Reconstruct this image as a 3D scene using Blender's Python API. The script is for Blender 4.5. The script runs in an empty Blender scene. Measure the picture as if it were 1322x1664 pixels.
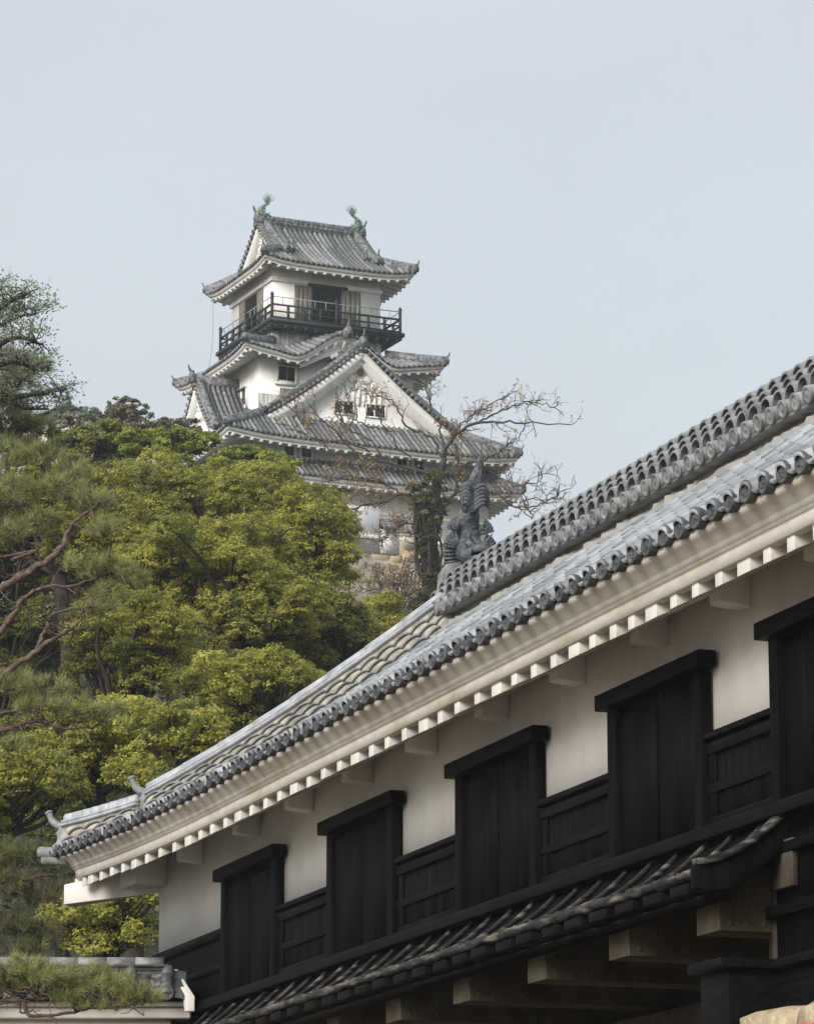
import bpy, math, random
import numpy as np
R = math.radians
sc = bpy.context.scene
col = sc.collection
# ------------------------------------------------------------------ camera, world, sun, exposure
F, PITCH = 6100.0, math.atan(1434/6100.0)
cam_d = bpy.data.cameras.new('camera'); cam = bpy.data.objects.new('camera', cam_d); col.objects.link(cam)
cam_d.sensor_fit = 'VERTICAL'; cam_d.sensor_height = 36; cam_d.sensor_width = 36
cam_d.lens = 36*F/1664; cam_d.clip_start = .5; cam_d.clip_end = 9000
cam.location = (0, 0, 0); cam.rotation_euler = (math.pi/2+PITCH, 0, 0)
sc.camera = cam
w = bpy.data.worlds.new('World'); sc.world = w; w.use_nodes = True
nt = w.node_tree; nt.nodes.clear()
SUN_AZ, SUN_EL = 216, 28
sky = nt.nodes.new('ShaderNodeTexSky'); sky.sky_type = 'NISHITA'; sky.sun_disc = False
sky.sun_elevation = R(SUN_EL); sky.sun_rotation = R(SUN_AZ); sky.dust_density = 5; sky.air_density = 1.2
cloud = nt.nodes.new('ShaderNodeRGB'); cloud.outputs[0].default_value = (2.72, 2.89, 3.01, 1)
mixw = nt.nodes.new('ShaderNodeMix'); mixw.data_type = 'RGBA'; mixw.inputs[0].default_value = .86
bg = nt.nodes.new('ShaderNodeBackground'); bg.inputs[1].default_value = .1
wo = nt.nodes.new('ShaderNodeOutputWorld')
nt.links.new(sky.outputs[0], mixw.inputs[6]); nt.links.new(cloud.outputs[0], mixw.inputs[7])
geo = nt.nodes.new('ShaderNodeNewGeometry'); sep = nt.nodes.new('ShaderNodeSeparateXYZ')     # overcast: brighter towards the zenith
mrw = nt.nodes.new('ShaderNodeMapRange'); mrw.interpolation_type = 'SMOOTHSTEP'
for i_, v_ in ((1, .32), (2, .95), (3, 1.0), (4, 1.65)): mrw.inputs[i_].default_value = v_
tcw = nt.nodes.new('ShaderNodeTexCoord'); nt.links.new(tcw.outputs['Generated'], sep.inputs[0]); nt.links.new(sep.outputs['Z'], mrw.inputs[0]); nt.nodes.remove(geo)
mulw = nt.nodes.new('ShaderNodeVectorMath'); mulw.operation = 'SCALE'; nt.links.new(mixw.outputs[2], mulw.inputs[0]); nt.links.new(mrw.outputs[0], mulw.inputs['Scale'])
cn = nt.nodes.new('ShaderNodeTexNoise'); cn.inputs['Scale'].default_value = 5; cn.inputs['Detail'].default_value = 5; cn.inputs['Roughness'].default_value = .5
cmap = nt.nodes.new('ShaderNodeMapping'); cmap.inputs['Scale'].default_value = (1, 1, 2.2); nt.links.new(tcw.outputs['Generated'], cmap.inputs[0]); nt.links.new(cmap.outputs[0], cn.inputs['Vector'])
cmr = nt.nodes.new('ShaderNodeMapRange'); cmr.inputs[1].default_value = .3; cmr.inputs[2].default_value = .7; cmr.inputs[3].default_value = .955; cmr.inputs[4].default_value = 1.035; nt.links.new(cn.outputs['Fac'], cmr.inputs[0])
mulc = nt.nodes.new('ShaderNodeVectorMath'); mulc.operation = 'SCALE'; nt.links.new(mulw.outputs[0], mulc.inputs[0]); nt.links.new(cmr.outputs[0], mulc.inputs['Scale'])
nt.links.new(mulc.outputs[0], bg.inputs[0]); nt.links.new(bg.outputs[0], wo.inputs[0])
sd = bpy.data.lights.new('sun', 'SUN'); sd.energy = 1.5; sd.angle = R(30); sd.color = (1, .97, .93)
sun = bpy.data.objects.new('sun', sd); col.objects.link(sun)
sun.rotation_euler = (R(90-SUN_EL), 0, R(180-SUN_AZ)); sun.location = (-60, -60, 90)
sc.view_settings.view_transform = 'Standard'; sc.view_settings.look = 'None'
sc.view_settings.exposure = 1.32; sc.view_settings.gamma = 1
sc.render.engine = 'CYCLES'

rng = np.random.default_rng(7); random.seed(7)
# ------------------------------------------------------------------ helpers
def at(x, y, dist):
    """point on the sight line of photo pixel (x, y) at horizontal distance dist"""
    c = np.array([x-661., F, 832.-y]); cp, sp = math.cos(PITCH), math.sin(PITCH)
    r = np.array([c[0], cp*c[1]-sp*c[2], sp*c[1]+cp*c[2]])
    return r*(dist/math.hypot(r[0], r[1]))
def nrm(v):
    v = np.asarray(v, float); return v/(np.linalg.norm(v, axis=-1, keepdims=True)+1e-12)

class MB:
    def __init__(s, off=(0, 0, 0)):
        s.V = []; s.U = []; s.Q = []; s.T = []; s.N = []; s.A = []; s.n = 0; s.off = np.array(off, float); s.uv = False
    def add(s, v, uv=None, a=None):
        v = np.asarray(v, float).reshape(-1, 3); i = s.n; s.V.append(v); s.n += len(v)
        if uv is not None: s.uv = True
        s.U.append(np.zeros((len(v), 2)) if uv is None else np.asarray(uv, float).reshape(-1, 2))
        s.A.append(np.full(len(v), .5) if a is None else np.broadcast_to(np.asarray(a, float), (len(v),)))
        return i
    def quads(s, q): s.Q.append(np.asarray(q, int).reshape(-1, 4))
    def tris(s, t): s.T.append(np.asarray(t, int).reshape(-1, 3))
    def grid(s, P, uv=None, flip=False, mask=None, closed=False, a=None):
        m, n = P.shape[:2]; i = s.add(P, uv, a); del a
        a = np.arange(m*n).reshape(m, n)+i
        if closed: a = np.concatenate([a, a[:, :1]], 1)
        q = np.stack([a[:-1, :-1], a[:-1, 1:], a[1:, 1:], a[1:, :-1]], -1)
        if flip: q = q[..., ::-1]
        if mask is not None: q = q[mask]
        s.quads(q)
    def box(s, x0, x1, y0, y1, z0, z1):
        x0, x1 = sorted((x0, x1)); y0, y1 = sorted((y0, y1)); z0, z1 = sorted((z0, z1))
        i = s.add([(x, y, z) for z in (z0, z1) for x, y in ((x0, y0), (x1, y0), (x1, y1), (x0, y1))])
        s.quads(np.array([(3, 2, 1, 0), (4, 5, 6, 7), (0, 1, 5, 4), (1, 2, 6, 5), (2, 3, 7, 6), (3, 0, 4, 7)])+i)
    def hexa(s, p):                      # eight corners: bottom ring then top ring
        i = s.add(p)
        s.quads(np.array([(3, 2, 1, 0), (4, 5, 6, 7), (0, 1, 5, 4), (1, 2, 6, 5), (2, 3, 7, 6), (3, 0, 4, 7)])+i)
    def prism(s, poly, d):               # polygon ring (k,3) pushed along d
        poly = np.asarray(poly, float); k = len(poly); i = s.add(np.concatenate([poly, poly+np.asarray(d, float)]))
        s.N.append([i+j for j in range(k)][::-1]); s.N.append([i+k+j for j in range(k)])
        s.quads([(i+j, i+(j+1) % k, i+k+(j+1) % k, i+k+j) for j in range(k)])
    def sweep(s, path, section, up=(0, 0, 1), caps=True, scale=None):   # section (k,2): side, up
        path = np.asarray(path, float); sec = np.asarray(section, float); m, k = len(path), len(sec)
        tg = nrm(np.gradient(path, axis=0)); up = np.asarray(up, float)
        sd_ = nrm(np.cross(tg, up)); u2 = nrm(np.cross(sd_, tg))
        sc_ = np.ones(m) if scale is None else np.asarray(scale, float)
        P = path[:, None]+(sec[None, :, 0, None]*sd_[:, None]+sec[None, :, 1, None]*u2[:, None])*sc_[:, None, None]
        i = s.n; s.grid(P, closed=True)
        if caps:
            s.N.append([i+j for j in range(k)][::-1]); s.N.append([i+(m-1)*k+j for j in range(k)])
    def tube(s, path, rad, k=8, caps=True, up=(0, 0, 1)):
        path = np.asarray(path, float); rad = np.broadcast_to(np.asarray(rad, float), (len(path),))
        d = path[-1]-path[0]
        if abs(nrm(d)@np.asarray(up, float)) > .9: up = (1, 0.1, 0)
        a = np.arange(k)*2*math.pi/k
        s.sweep(path, np.stack([np.cos(a), np.sin(a)], 1), up, caps, rad)
    def lathe(s, c, ax, prof, k=12):     # prof (r, along ax)
        ax = nrm(ax); t = nrm(np.cross(ax, (0, 0, 1) if abs(ax[2]) < .9 else (1, 0, 0))); b = np.cross(ax, t)
        a = np.arange(k)*2*math.pi/k; ring = np.cos(a)[:, None]*t+np.sin(a)[:, None]*b
        P = np.array([np.asarray(c)+ring*max(r, 1e-4)+ax*h for r, h in prof])
        s.grid(P, closed=True)
    def build(s, name, mat=None, parent=None, smooth=False, bevel=0, local=False):
        me = bpy.data.meshes.new(name)
        v = np.concatenate(s.V)-s.off
        fs = [np.concatenate(s.Q)] if s.Q else []
        if s.T: fs.append(np.concatenate(s.T))
        loops = [f.ravel() for f in fs]; cnt = [np.full(len(f), f.shape[1]) for f in fs]
        for g in s.N: loops.append(np.array(g)); cnt.append(np.array([len(g)]))
        loops = np.concatenate(loops); cnt = np.concatenate(cnt); st = np.concatenate([[0], np.cumsum(cnt)[:-1]])
        me.vertices.add(len(v)); me.vertices.foreach_set('co', v.ravel())
        me.loops.add(len(loops)); me.loops.foreach_set('vertex_index', loops.astype(np.int32))
        me.polygons.add(len(cnt)); me.polygons.foreach_set('loop_start', st.astype(np.int32))
        me.polygons.foreach_set('loop_total', cnt.astype(np.int32))
        if smooth: me.polygons.foreach_set('use_smooth', np.ones(len(cnt), bool))
        if s.uv:
            l = me.uv_layers.new(name='UVMap'); l.data.foreach_set('uv', np.concatenate(s.U)[loops].ravel())
        a = np.concatenate(s.A)
        if a.min() != a.max():
            at_ = me.attributes.new('rnd', 'FLOAT', 'POINT'); at_.data.foreach_set('value', a)
        me.update(calc_edges=True); me.validate()
        o = bpy.data.objects.new(name, me); col.objects.link(o)
        if mat: me.materials.append(mat)
        if parent: o.parent = parent
        if bevel:
            b = o.modifiers.new('bevel', 'BEVEL'); b.width = bevel; b.segments = 2; b.limit_method = 'ANGLE'
        return o
def tag(o, label=None, cat=None, group=None, kind=None):
    if label: o['label'] = label
    if cat: o['category'] = cat
    if group: o['group'] = group
    if kind: o['kind'] = kind
    return o
def thing(name, label, cat, loc=(0, 0, 0), rz=0, group=None):
    o = bpy.data.objects.new(name, None); col.objects.link(o); o.empty_display_size = .3
    o.location = loc; o.rotation_euler = (0, 0, rz); return tag(o, label, cat, group)
def dup(o, loc, parent=None):
    c = o.copy(); col.objects.link(c); c.location = loc
    if parent: c.parent = parent
    return c

# ------------------------------------------------------------------ materials
def mat(name, c0, c1, scale=4, stretch=(1, 1, 1), rough=.7, bump=.1, spec=.3, detail=6, metal=0, stain=None, lo=.35, hi=.65, bscale=None):
    m = bpy.data.materials.new(name); m.use_nodes = True; t = m.node_tree; N = t.nodes; L = t.links
    p = N['Principled BSDF']; p.inputs['Roughness'].default_value = rough; p.inputs['Metallic'].default_value = metal
    p.inputs['Specular IOR Level'].default_value = spec
    tc = N.new('ShaderNodeTexCoord'); oi = N.new('ShaderNodeObjectInfo')
    ad = N.new('ShaderNodeVectorMath'); ad.operation = 'MULTIPLY_ADD'; ad.inputs[1].default_value = stretch
    sc3 = N.new('ShaderNodeVectorMath'); sc3.operation = 'SCALE'; sc3.inputs[0].default_value = (31, 17, 23)
    L.new(oi.outputs['Random'], sc3.inputs['Scale'])
    L.new(tc.outputs['Object'], ad.inputs[0]); L.new(sc3.outputs[0], ad.inputs[2])
    n = N.new('ShaderNodeTexNoise'); n.inputs['Scale'].default_value = scale; n.inputs['Detail'].default_value = detail
    n.inputs['Roughness'].default_value = .6
    L.new(ad.outputs[0], n.inputs['Vector'])
    r = N.new('ShaderNodeValToRGB'); r.color_ramp.elements[0].position = lo; r.color_ramp.elements[1].position = hi
    r.color_ramp.elements[0].color = (*c0, 1); r.color_ramp.elements[1].color = (*c1, 1)
    L.new(n.outputs['Fac'], r.inputs[0]); out = r.outputs[0]
    if stain:
        c2, s2, amt, st2 = stain
        a2 = N.new('ShaderNodeVectorMath'); a2.operation = 'MULTIPLY_ADD'; a2.inputs[1].default_value = st2
        L.new(tc.outputs['Object'], a2.inputs[0]); L.new(sc3.outputs[0], a2.inputs[2])
        n2 = N.new('ShaderNodeTexNoise'); n2.inputs['Scale'].default_value = s2; n2.inputs['Detail'].default_value = 8
        L.new(a2.outputs[0], n2.inputs['Vector'])
        mr = N.new('ShaderNodeMapRange'); mr.inputs[1].default_value = .5; mr.inputs[2].default_value = .72
        mr.inputs[3].default_value = 0; mr.inputs[4].default_value = amt; L.new(n2.outputs['Fac'], mr.inputs[0])
        mx = N.new('ShaderNodeMix'); mx.data_type = 'RGBA'; mx.inputs[7].default_value = (*c2, 1)
        L.new(mr.outputs[0], mx.inputs[0]); L.new(out, mx.inputs[6]); out = mx.outputs[2]
    L.new(out, p.inputs['Base Color'])
    if bump:
        b = N.new('ShaderNodeBump'); b.inputs['Strength'].default_value = bump; b.inputs['Distance'].default_value = .05
        n3 = n
        if bscale:
            n3 = N.new('ShaderNodeTexNoise'); n3.inputs['Scale'].default_value = bscale; n3.inputs['Detail'].default_value = 8
            L.new(ad.outputs[0], n3.inputs['Vector'])
        L.new(n3.outputs['Fac'], b.inputs['Height']); L.new(b.outputs[0], p.inputs['Normal'])
    return m
def tile_mat(name, ramp, rough, spec, weather, wscale=3., wamt=.6, pan=(.1, .1, .1), pamt=.5):
    m = bpy.data.materials.new(name); m.use_nodes = True; t = m.node_tree; N = t.nodes; L = t.links
    p = N['Principled BSDF']; p.inputs['Roughness'].default_value = rough; p.inputs['Specular IOR Level'].default_value = spec
    tc = N.new('ShaderNodeTexCoord'); fl = N.new('ShaderNodeVectorMath'); fl.operation = 'FLOOR'
    L.new(tc.outputs['UV'], fl.inputs[0])
    wn = N.new('ShaderNodeTexWhiteNoise'); wn.noise_dimensions = '2D'; L.new(fl.outputs[0], wn.inputs['Vector'])
    r = N.new('ShaderNodeValToRGB'); e = r.color_ramp.elements
    for i, (po, c) in enumerate(ramp):
        q = e[i] if i < 2 else e.new(po)
        q.position = po; q.color = (*c, 1)
    L.new(wn.outputs['Value'], r.inputs[0])
    n = N.new('ShaderNodeTexNoise'); n.inputs['Scale'].default_value = wscale; n.inputs['Detail'].default_value = 8; n.inputs['Roughness'].default_value = .65
    L.new(tc.outputs['Object'], n.inputs['Vector'])
    mr = N.new('ShaderNodeMapRange'); mr.inputs[1].default_value = .45; mr.inputs[2].default_value = .68; mr.inputs[4].default_value = wamt
    L.new(n.outputs['Fac'], mr.inputs[0])
    mx = N.new('ShaderNodeMix'); mx.data_type = 'RGBA'; mx.inputs[7].default_value = (*weather, 1)
    L.new(mr.outputs[0], mx.inputs[0]); L.new(r.outputs[0], mx.inputs[6])
    at_ = N.new('ShaderNodeAttribute'); at_.attribute_name = 'rnd'       # moss and dirt lie in the pan tiles
    m2 = N.new('ShaderNodeMapRange'); m2.inputs[3].default_value = pamt; m2.inputs[4].default_value = 0; L.new(at_.outputs['Fac'], m2.inputs[0])
    m3 = N.new('ShaderNodeMix'); m3.data_type = 'RGBA'; m3.inputs[7].default_value = (*pan, 1)
    L.new(m2.outputs[0], m3.inputs[0]); L.new(mx.outputs[2], m3.inputs[6]); L.new(m3.outputs[2], p.inputs['Base Color'])
    b = N.new('ShaderNodeBump'); b.inputs['Strength'].default_value = .15; b.inputs['Distance'].default_value = .03
    n2 = N.new('ShaderNodeTexNoise'); n2.inputs['Scale'].default_value = 25; L.new(tc.outputs['Object'], n2.inputs['Vector'])
    L.new(n2.outputs['Fac'], b.inputs['Height']); L.new(b.outputs[0], p.inputs['Normal'])
    return m
def leaf_mat(name, ramp, transl=.3, rough=.55):
    m = bpy.data.materials.new(name); m.use_nodes = True; t = m.node_tree; N = t.nodes; L = t.links
    p = N['Principled BSDF']; p.inputs['Roughness'].default_value = rough; p.inputs['Specular IOR Level'].default_value = .25
    at_ = N.new('ShaderNodeAttribute'); at_.attribute_name = 'rnd'
    tc = N.new('ShaderNodeTexCoord'); n = N.new('ShaderNodeTexNoise'); n.inputs['Scale'].default_value = .9; n.inputs['Detail'].default_value = 4
    L.new(tc.outputs['Object'], n.inputs['Vector'])
    ma = N.new('ShaderNodeMath'); ma.operation = 'MULTIPLY_ADD'; ma.inputs[1].default_value = .7; L.new(n.outputs['Fac'], ma.inputs[0])
    ms = N.new('ShaderNodeMath'); ms.operation = 'SUBTRACT'; ms.inputs[1].default_value = .33
    L.new(at_.outputs['Fac'], ms.inputs[0]); L.new(ms.outputs[0], ma.inputs[2])
    r = N.new('ShaderNodeValToRGB'); e = r.color_ramp.elements
    for i, (po, c) in enumerate(ramp):
        q = e[i] if i < 2 else e.new(po)
        q.position = po; q.color = (*c, 1)
    L.new(ma.outputs[0], r.inputs[0]); L.new(r.outputs[0], p.inputs['Base Color'])
    tr = N.new('ShaderNodeBsdfTranslucent'); L.new(r.outputs[0], tr.inputs[0])
    mx = N.new('ShaderNodeMixShader'); mx.inputs[0].default_value = transl
    L.new(p.outputs[0], mx.inputs[1]); L.new(tr.outputs[0], mx.inputs[2])
    L.new(mx.outputs[0], N['Material Output'].inputs[0]); return m

M = {}
M['plaster'] = mat('warm_white_plaster', (.74, .715, .665), (.82, .80, .755), 1.3, rough=.85, bump=.08, bscale=14, stain=((.62, .58, .51), 2.6, .4, (1.2, 1, .5)))
M['plaster_fascia'] = mat('fascia_plaster', (.63, .59, .52), (.73, .70, .64), 1.1, rough=.85, bump=.06, bscale=14, stain=((.42, .33, .22), 1.7, .75, (.5, 1, 2.)))
M['plaster_rafter'] = mat('rafter_plaster', (.60, .575, .525), (.71, .685, .635), 3, rough=.85, bump=.05)
M['plaster_grey'] = mat('grey_plaster', (.22, .215, .20), (.38, .37, .345), 3, rough=.9, bump=.2, stain=((.16, .15, .13), 3, .7, (1, 1, 1)))
M['black_wood'] = mat('black_stained_wood', (.0012, .0017, .0022), (.0046, .0053, .006), 9, (1.6, 1.6, .12), rough=.65, bump=.25, spec=.05, stain=((.013, .013, .013), 6, .45, (2.5, 2.5, .18)))
M['black_beam'] = mat('black_stained_beam', (.0016, .0020, .0026), (.0046, .0052, .006), 7, (.15, 1.5, 1.5), rough=.62, bump=.25, spec=.06, stain=((.018, .017, .016), 8, .4, (.3, 2, 2)))
M['worn_wood'] = mat('worn_pent_roof_wood', (.008, .008, .0085), (.045, .044, .042), 6, (.5, 1, 1), rough=.7, bump=.6, lo=.4, hi=.75, stain=((.24, .22, .19), 8, .75, (.3, 1.6, 1.6)))
M['worn_batten'] = mat('worn_batten_wood', (.006, .006, .0065), (.030, .030, .029), 6, (1, .4, 1), rough=.7, bump=.5, lo=.4, hi=.75, stain=((.20, .19, .17), 7, .8, (2.5, .22, 2.5)))
M['brown_wood'] = mat('brown_beam_wood', (.026, .020, .014), (.068, .053, .036), 4, (1, .25, 1), rough=.75, bump=.3, stain=((.09, .088, .062), 2, .6, (1, .5, 1)))
M['dark_wood'] = mat('passage_wood', (.028, .021, .016), (.07, .052, .036), 3, (1.5, 1.5, .2), rough=.8, bump=.3)
M['iron'] = mat('dull_metal', (.044, .033, .021), (.082, .065, .041), 3, rough=.6, bump=.25, metal=.1, stain=((.085, .082, .054), 1.5, .6, (1, 1, 1)))
M['tile'] = tile_mat('grey_roof_tile', [(0, (.14, .148, .162)), (1, (.35, .366, .39)), (.5, (.235, .248, .268))], .46, .4, (.15, .158, .17), 4, .5, (.12, .126, .135), .45)
M['tile_dark'] = tile_mat('dark_wall_tile', [(0, (.04, .043, .046)), (1, (.15, .157, .168)), (.5, (.085, .09, .097))], .45, .4, (.08, .083, .085), 4, .6, (.05, .05, .05), .5)
M['tile_end'] = mat('tile_end', (.030, .032, .035), (.10, .104, .11), 9, rough=.55, bump=.3, spec=.35)
M['tile_ridge'] = mat('ridge_tile', (.11, .115, .117), (.27, .28, .283), 6, rough=.55, bump=.25, spec=.4, stain=((.10, .10, .09), 5, .7, (1, 1, 1)))
M['tile_ridge_l'] = mat('ridge_cap_tile', (.24, .255, .275), (.42, .435, .455), 4, rough=.45, bump=.2, spec=.45, stain=((.15, .15, .15), 5, .6, (1, 1, 1)))
M['wave_plaster'] = mat('ridge_side_plaster', (.24, .225, .18), (.48, .46, .39), 5, rough=.85, bump=.3, stain=((.15, .135, .105), 6, .8, (1, 1, 1)))
M['fish_tile'] = mat('dark_fish_tile', (.028, .031, .037), (.12, .128, .142), 9, rough=.48, bump=.6, spec=.45, bscale=30)
M['keep_plaster'] = mat('keep_white_plaster', (.76, .74, .71), (.84, .82, .79), .8, rough=.85, bump=.04, stain=((.55, .53, .49), 1.2, .5, (1.5, 1.5, .35)))
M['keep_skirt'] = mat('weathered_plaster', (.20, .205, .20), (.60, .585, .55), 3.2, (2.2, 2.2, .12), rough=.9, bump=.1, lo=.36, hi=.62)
M['keep_tile'] = tile_mat('mossy_keep_tile', [(0, (.085, .091, .093)), (1, (.27, .278, .28)), (.5, (.15, .156, .159))], .65, .25, (.075, .082, .080), 2.2, .6, (.018, .021, .021), .95)
M['keep_ridge'] = mat('keep_ridge_tile', (.03, .036, .036), (.27, .278, .275), 5, rough=.65, bump=.3, lo=.35, hi=.7)
M['keep_black'] = mat('lacquered_railing', (.012, .016, .017), (.028, .033, .033), 3, rough=.6, bump=0)
M['keep_wood'] = mat('weathered_shutter_wood', (.07, .062, .05), (.26, .24, .205), 5, (3, 3, .2), rough=.8, bump=.1)
M['dark'] = mat('dark_interior', (.001, .001, .0012), (.003, .003, .0034), 2, rough=.9, bump=0)
M['bronze'] = mat('green_bronze', (.085, .13, .105), (.20, .27, .22), 6, rough=.6, bump=.2)
M['grey_pipe'] = mat('galvanised_pipe', (.22, .24, .24), (.32, .34, .34), 3, rough=.5, bump=0)
M['bark'] = mat('grey_bark', (.016, .013, .010), (.048, .040, .030), 5, (1, 1, .3), rough=.9, bump=.4)
M['pine_bark'] = mat('red_pine_bark', (.05, .036, .028), (.18, .125, .095), 12, (1, 1, 1), rough=.85, bump=.6, stain=((.07, .055, .045), 7, .9, (1, 1, 1)))
M['twig'] = mat('pale_twig', (.06, .052, .045), (.19, .165, .14), 3, rough=.9, bump=0)
M['limb'] = mat('dark_limb', (.022, .019, .016), (.075, .064, .053), 3, rough=.9, bump=.3)
M['stone'] = mat('castle_stone', (.17, .15, .115), (.42, .38, .31), 1.5, rough=.9, bump=.4, bscale=6, stain=((.52, .38, .20), .5, .8, (1, 1, 1)))
M['stone_sand'] = mat('sandy_stone', (.30, .24, .15), (.52, .43, .29), 5, rough=.9, bump=1., bscale=16, stain=((.22, .17, .12), 4, .7, (1, 1, 1)))
M['earth'] = mat('hill_soil', (.016, .017, .009), (.05, .052, .026), .6, rough=1, bump=.5, bscale=2)
M['ground'] = mat('gravel_ground', (.085, .068, .048), (.14, .115, .082), 2, rough=.95, bump=.2, bscale=40)
M['red'] = mat('red_cloth', (.62, .02, .07), (.75, .03, .10), 2, rough=.7, bump=.02)
CAMPH = [(.0, (.060, .083, .020)), (1, (.64, .61, .16)), (.3, (.165, .180, .038)), (.65, (.42, .41, .085))]
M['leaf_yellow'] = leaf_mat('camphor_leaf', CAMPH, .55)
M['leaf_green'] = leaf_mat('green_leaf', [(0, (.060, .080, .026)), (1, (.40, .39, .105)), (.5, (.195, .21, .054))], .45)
M['leaf_bright'] = leaf_mat('fresh_green_leaf', [(0, (.08, .115, .02)), (1, (.44, .46, .07)), (.5, (.23, .265, .038))], .45)
M['leaf_dark'] = leaf_mat('dark_leaf', [(0, (.13, .15, .10)), (1, (.42, .44, .32)), (.5, (.26, .285, .19))], .55)
M['leaf_brown'] = leaf_mat('conifer_leaf', [(0, (.07, .068, .042)), (1, (.28, .235, .14)), (.5, (.155, .14, .08))])
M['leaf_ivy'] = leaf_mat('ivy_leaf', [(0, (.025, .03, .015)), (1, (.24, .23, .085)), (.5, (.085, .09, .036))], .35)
M['leaf_orange'] = leaf_mat('dry_leaf', [(0, (.24, .13, .05)), (1, (.56, .38, .17)), (.5, (.40, .24, .095))])
M['leaf_buff'] = leaf_mat('bare_shrub_leaf', [(0, (.07, .055, .04)), (1, (.28, .23, .16)), (.5, (.15, .12, .085))])
M['needle'] = leaf_mat('pine_needle', [(0, (.10, .125, .05)), (1, (.48, .46, .20)), (.5, (.27, .29, .11))], .35)
M['needle_d'] = leaf_mat('dark_pine_needle', [(0, (.055, .08, .035)), (1, (.28, .25, .10)), (.5, (.14, .155, .06))], .25)

# ------------------------------------------------------------------ terrain
def hill(x, y):
    dx = np.asarray(x)+5; dx = np.where(dx < 0, np.minimum(dx+38, 0)*.7, dx); r = np.hypot(dx, np.asarray(y)-208.)
    f = np.clip((150-r)/120., 0, 1)
    return -1.6+37.6*f
xs = np.concatenate([[-6000, -2000, -700, -320], np.linspace(-230, 230, 70), [320, 700, 2000, 6000]])
ys = np.concatenate([[-6000, -1500, -300, -60], np.linspace(-20, 420, 90), [700, 2000, 6000]])
X, Y = np.meshgrid(xs, ys)
Z = hill(X, Y); bumpy = (Z > -1.5)
Z = Z+np.where(bumpy, rng.normal(0, .35, Z.shape), 0)
g = MB(); g.grid(np.stack([X, Y, Z], -1)); tag(g.build('ground', M['earth'], smooth=True), kind='structure')
g = MB(); g.grid(np.stack(np.meshgrid(np.linspace(-60, 40, 3), np.linspace(-40, 52, 3))+[np.full((3, 3), -1.592)], -1))
tag(g.build('road', M['ground']), kind='structure')

# ------------------------------------------------------------------ shared roof pieces
KP_ref = [None]
def prof_barrel(p, r, k=9, sag=.03, zc=.02):
    """one tile period from pan middle to pan middle: offsets along the eave and up"""
    h = p/2; a = np.linspace(math.pi, 0, k)
    pts = [(0, 0), ((h-r)*.5, sag*.35)] + [(h+r*math.cos(q), zc+r*math.sin(q)) for q in a] + [(p-(h-r)*.5, sag*.35), (p, 0)]
    return np.array(pts)
def tile_side(mb, P, t0, t1, pitch, smax, prof, nseg, up, step=.0, skirt=0):
    vs = .13 if prof is KP_ref[0] else 1.
    nc = max(1, int(round((t1-t0)/pitch))); pitch = (t1-t0)/nc; k = len(prof)
    dt = prof[:, 0]/prof[-1, 0]*pitch
    ts = (t0+np.arange(nc)[:, None]*pitch+dt[None]).ravel(); dz = np.tile(prof[:, 1], nc)
    us = np.repeat(np.arange(nc)+.5, k); bar = np.tile((prof[:, 1] > prof[:, 1].max()*.22).astype(float), nc); sm = np.clip(smax(ts), 0, 1); up = np.asarray(up, float)
    for q in range(nseg):
        sa = np.minimum(q/nseg, sm); sb = np.minimum((q+1)/nseg+.004, sm)
        live = sa < sm-1e-5
        if not live.any(): continue
        A = P(ts, sa)+up*(dz+step)[:, None]; B = P(ts, sb)+up*dz[:, None]
        rows = [A, B]; vv = [(q+.1)*vs, (q+.9)*vs]
        if step: rows = [P(ts, sa)+up*(dz-.004)[:, None]]+rows; vv = [vv[0]]+vv
        if q == 0 and skirt: rows = [A-np.array([0, 0, skirt])]+rows; vv = [vv[0]]+vv
        G = np.stack(rows); uv = np.stack([np.stack([us, np.full(len(us), v)], -1) for v in vv])
        lm = live[:-1] | live[1:]
        same = np.abs(np.diff(ts)) > -1
        mb.grid(G, uv, mask=np.broadcast_to(lm & same, (len(rows)-1, len(ts)-1)), a=np.tile(bar, len(rows)))
    return ts
def bez(pts, n=24):
    """smooth curve through points (Catmull-Rom)"""
    p = np.asarray(pts, float)
    if len(p) < 3: return np.linspace(p[0], p[-1], n)
    q = np.concatenate([[2*p[0]-p[1]], p, [2*p[-1]-p[-2]]]); out = []
    m = max(2, n//(len(p)-1))
    for i in range(len(p)-1):
        for t in np.linspace(0, 1, m, endpoint=False):
            a, b, c, d = q[i:i+4]
            out.append(.5*((2*b)+(c-a)*t+(2*a-5*b+4*c-d)*t*t+(3*b-a-3*c+d)*t**3))
    out.append(p[-1]); return np.array(out)
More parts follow.
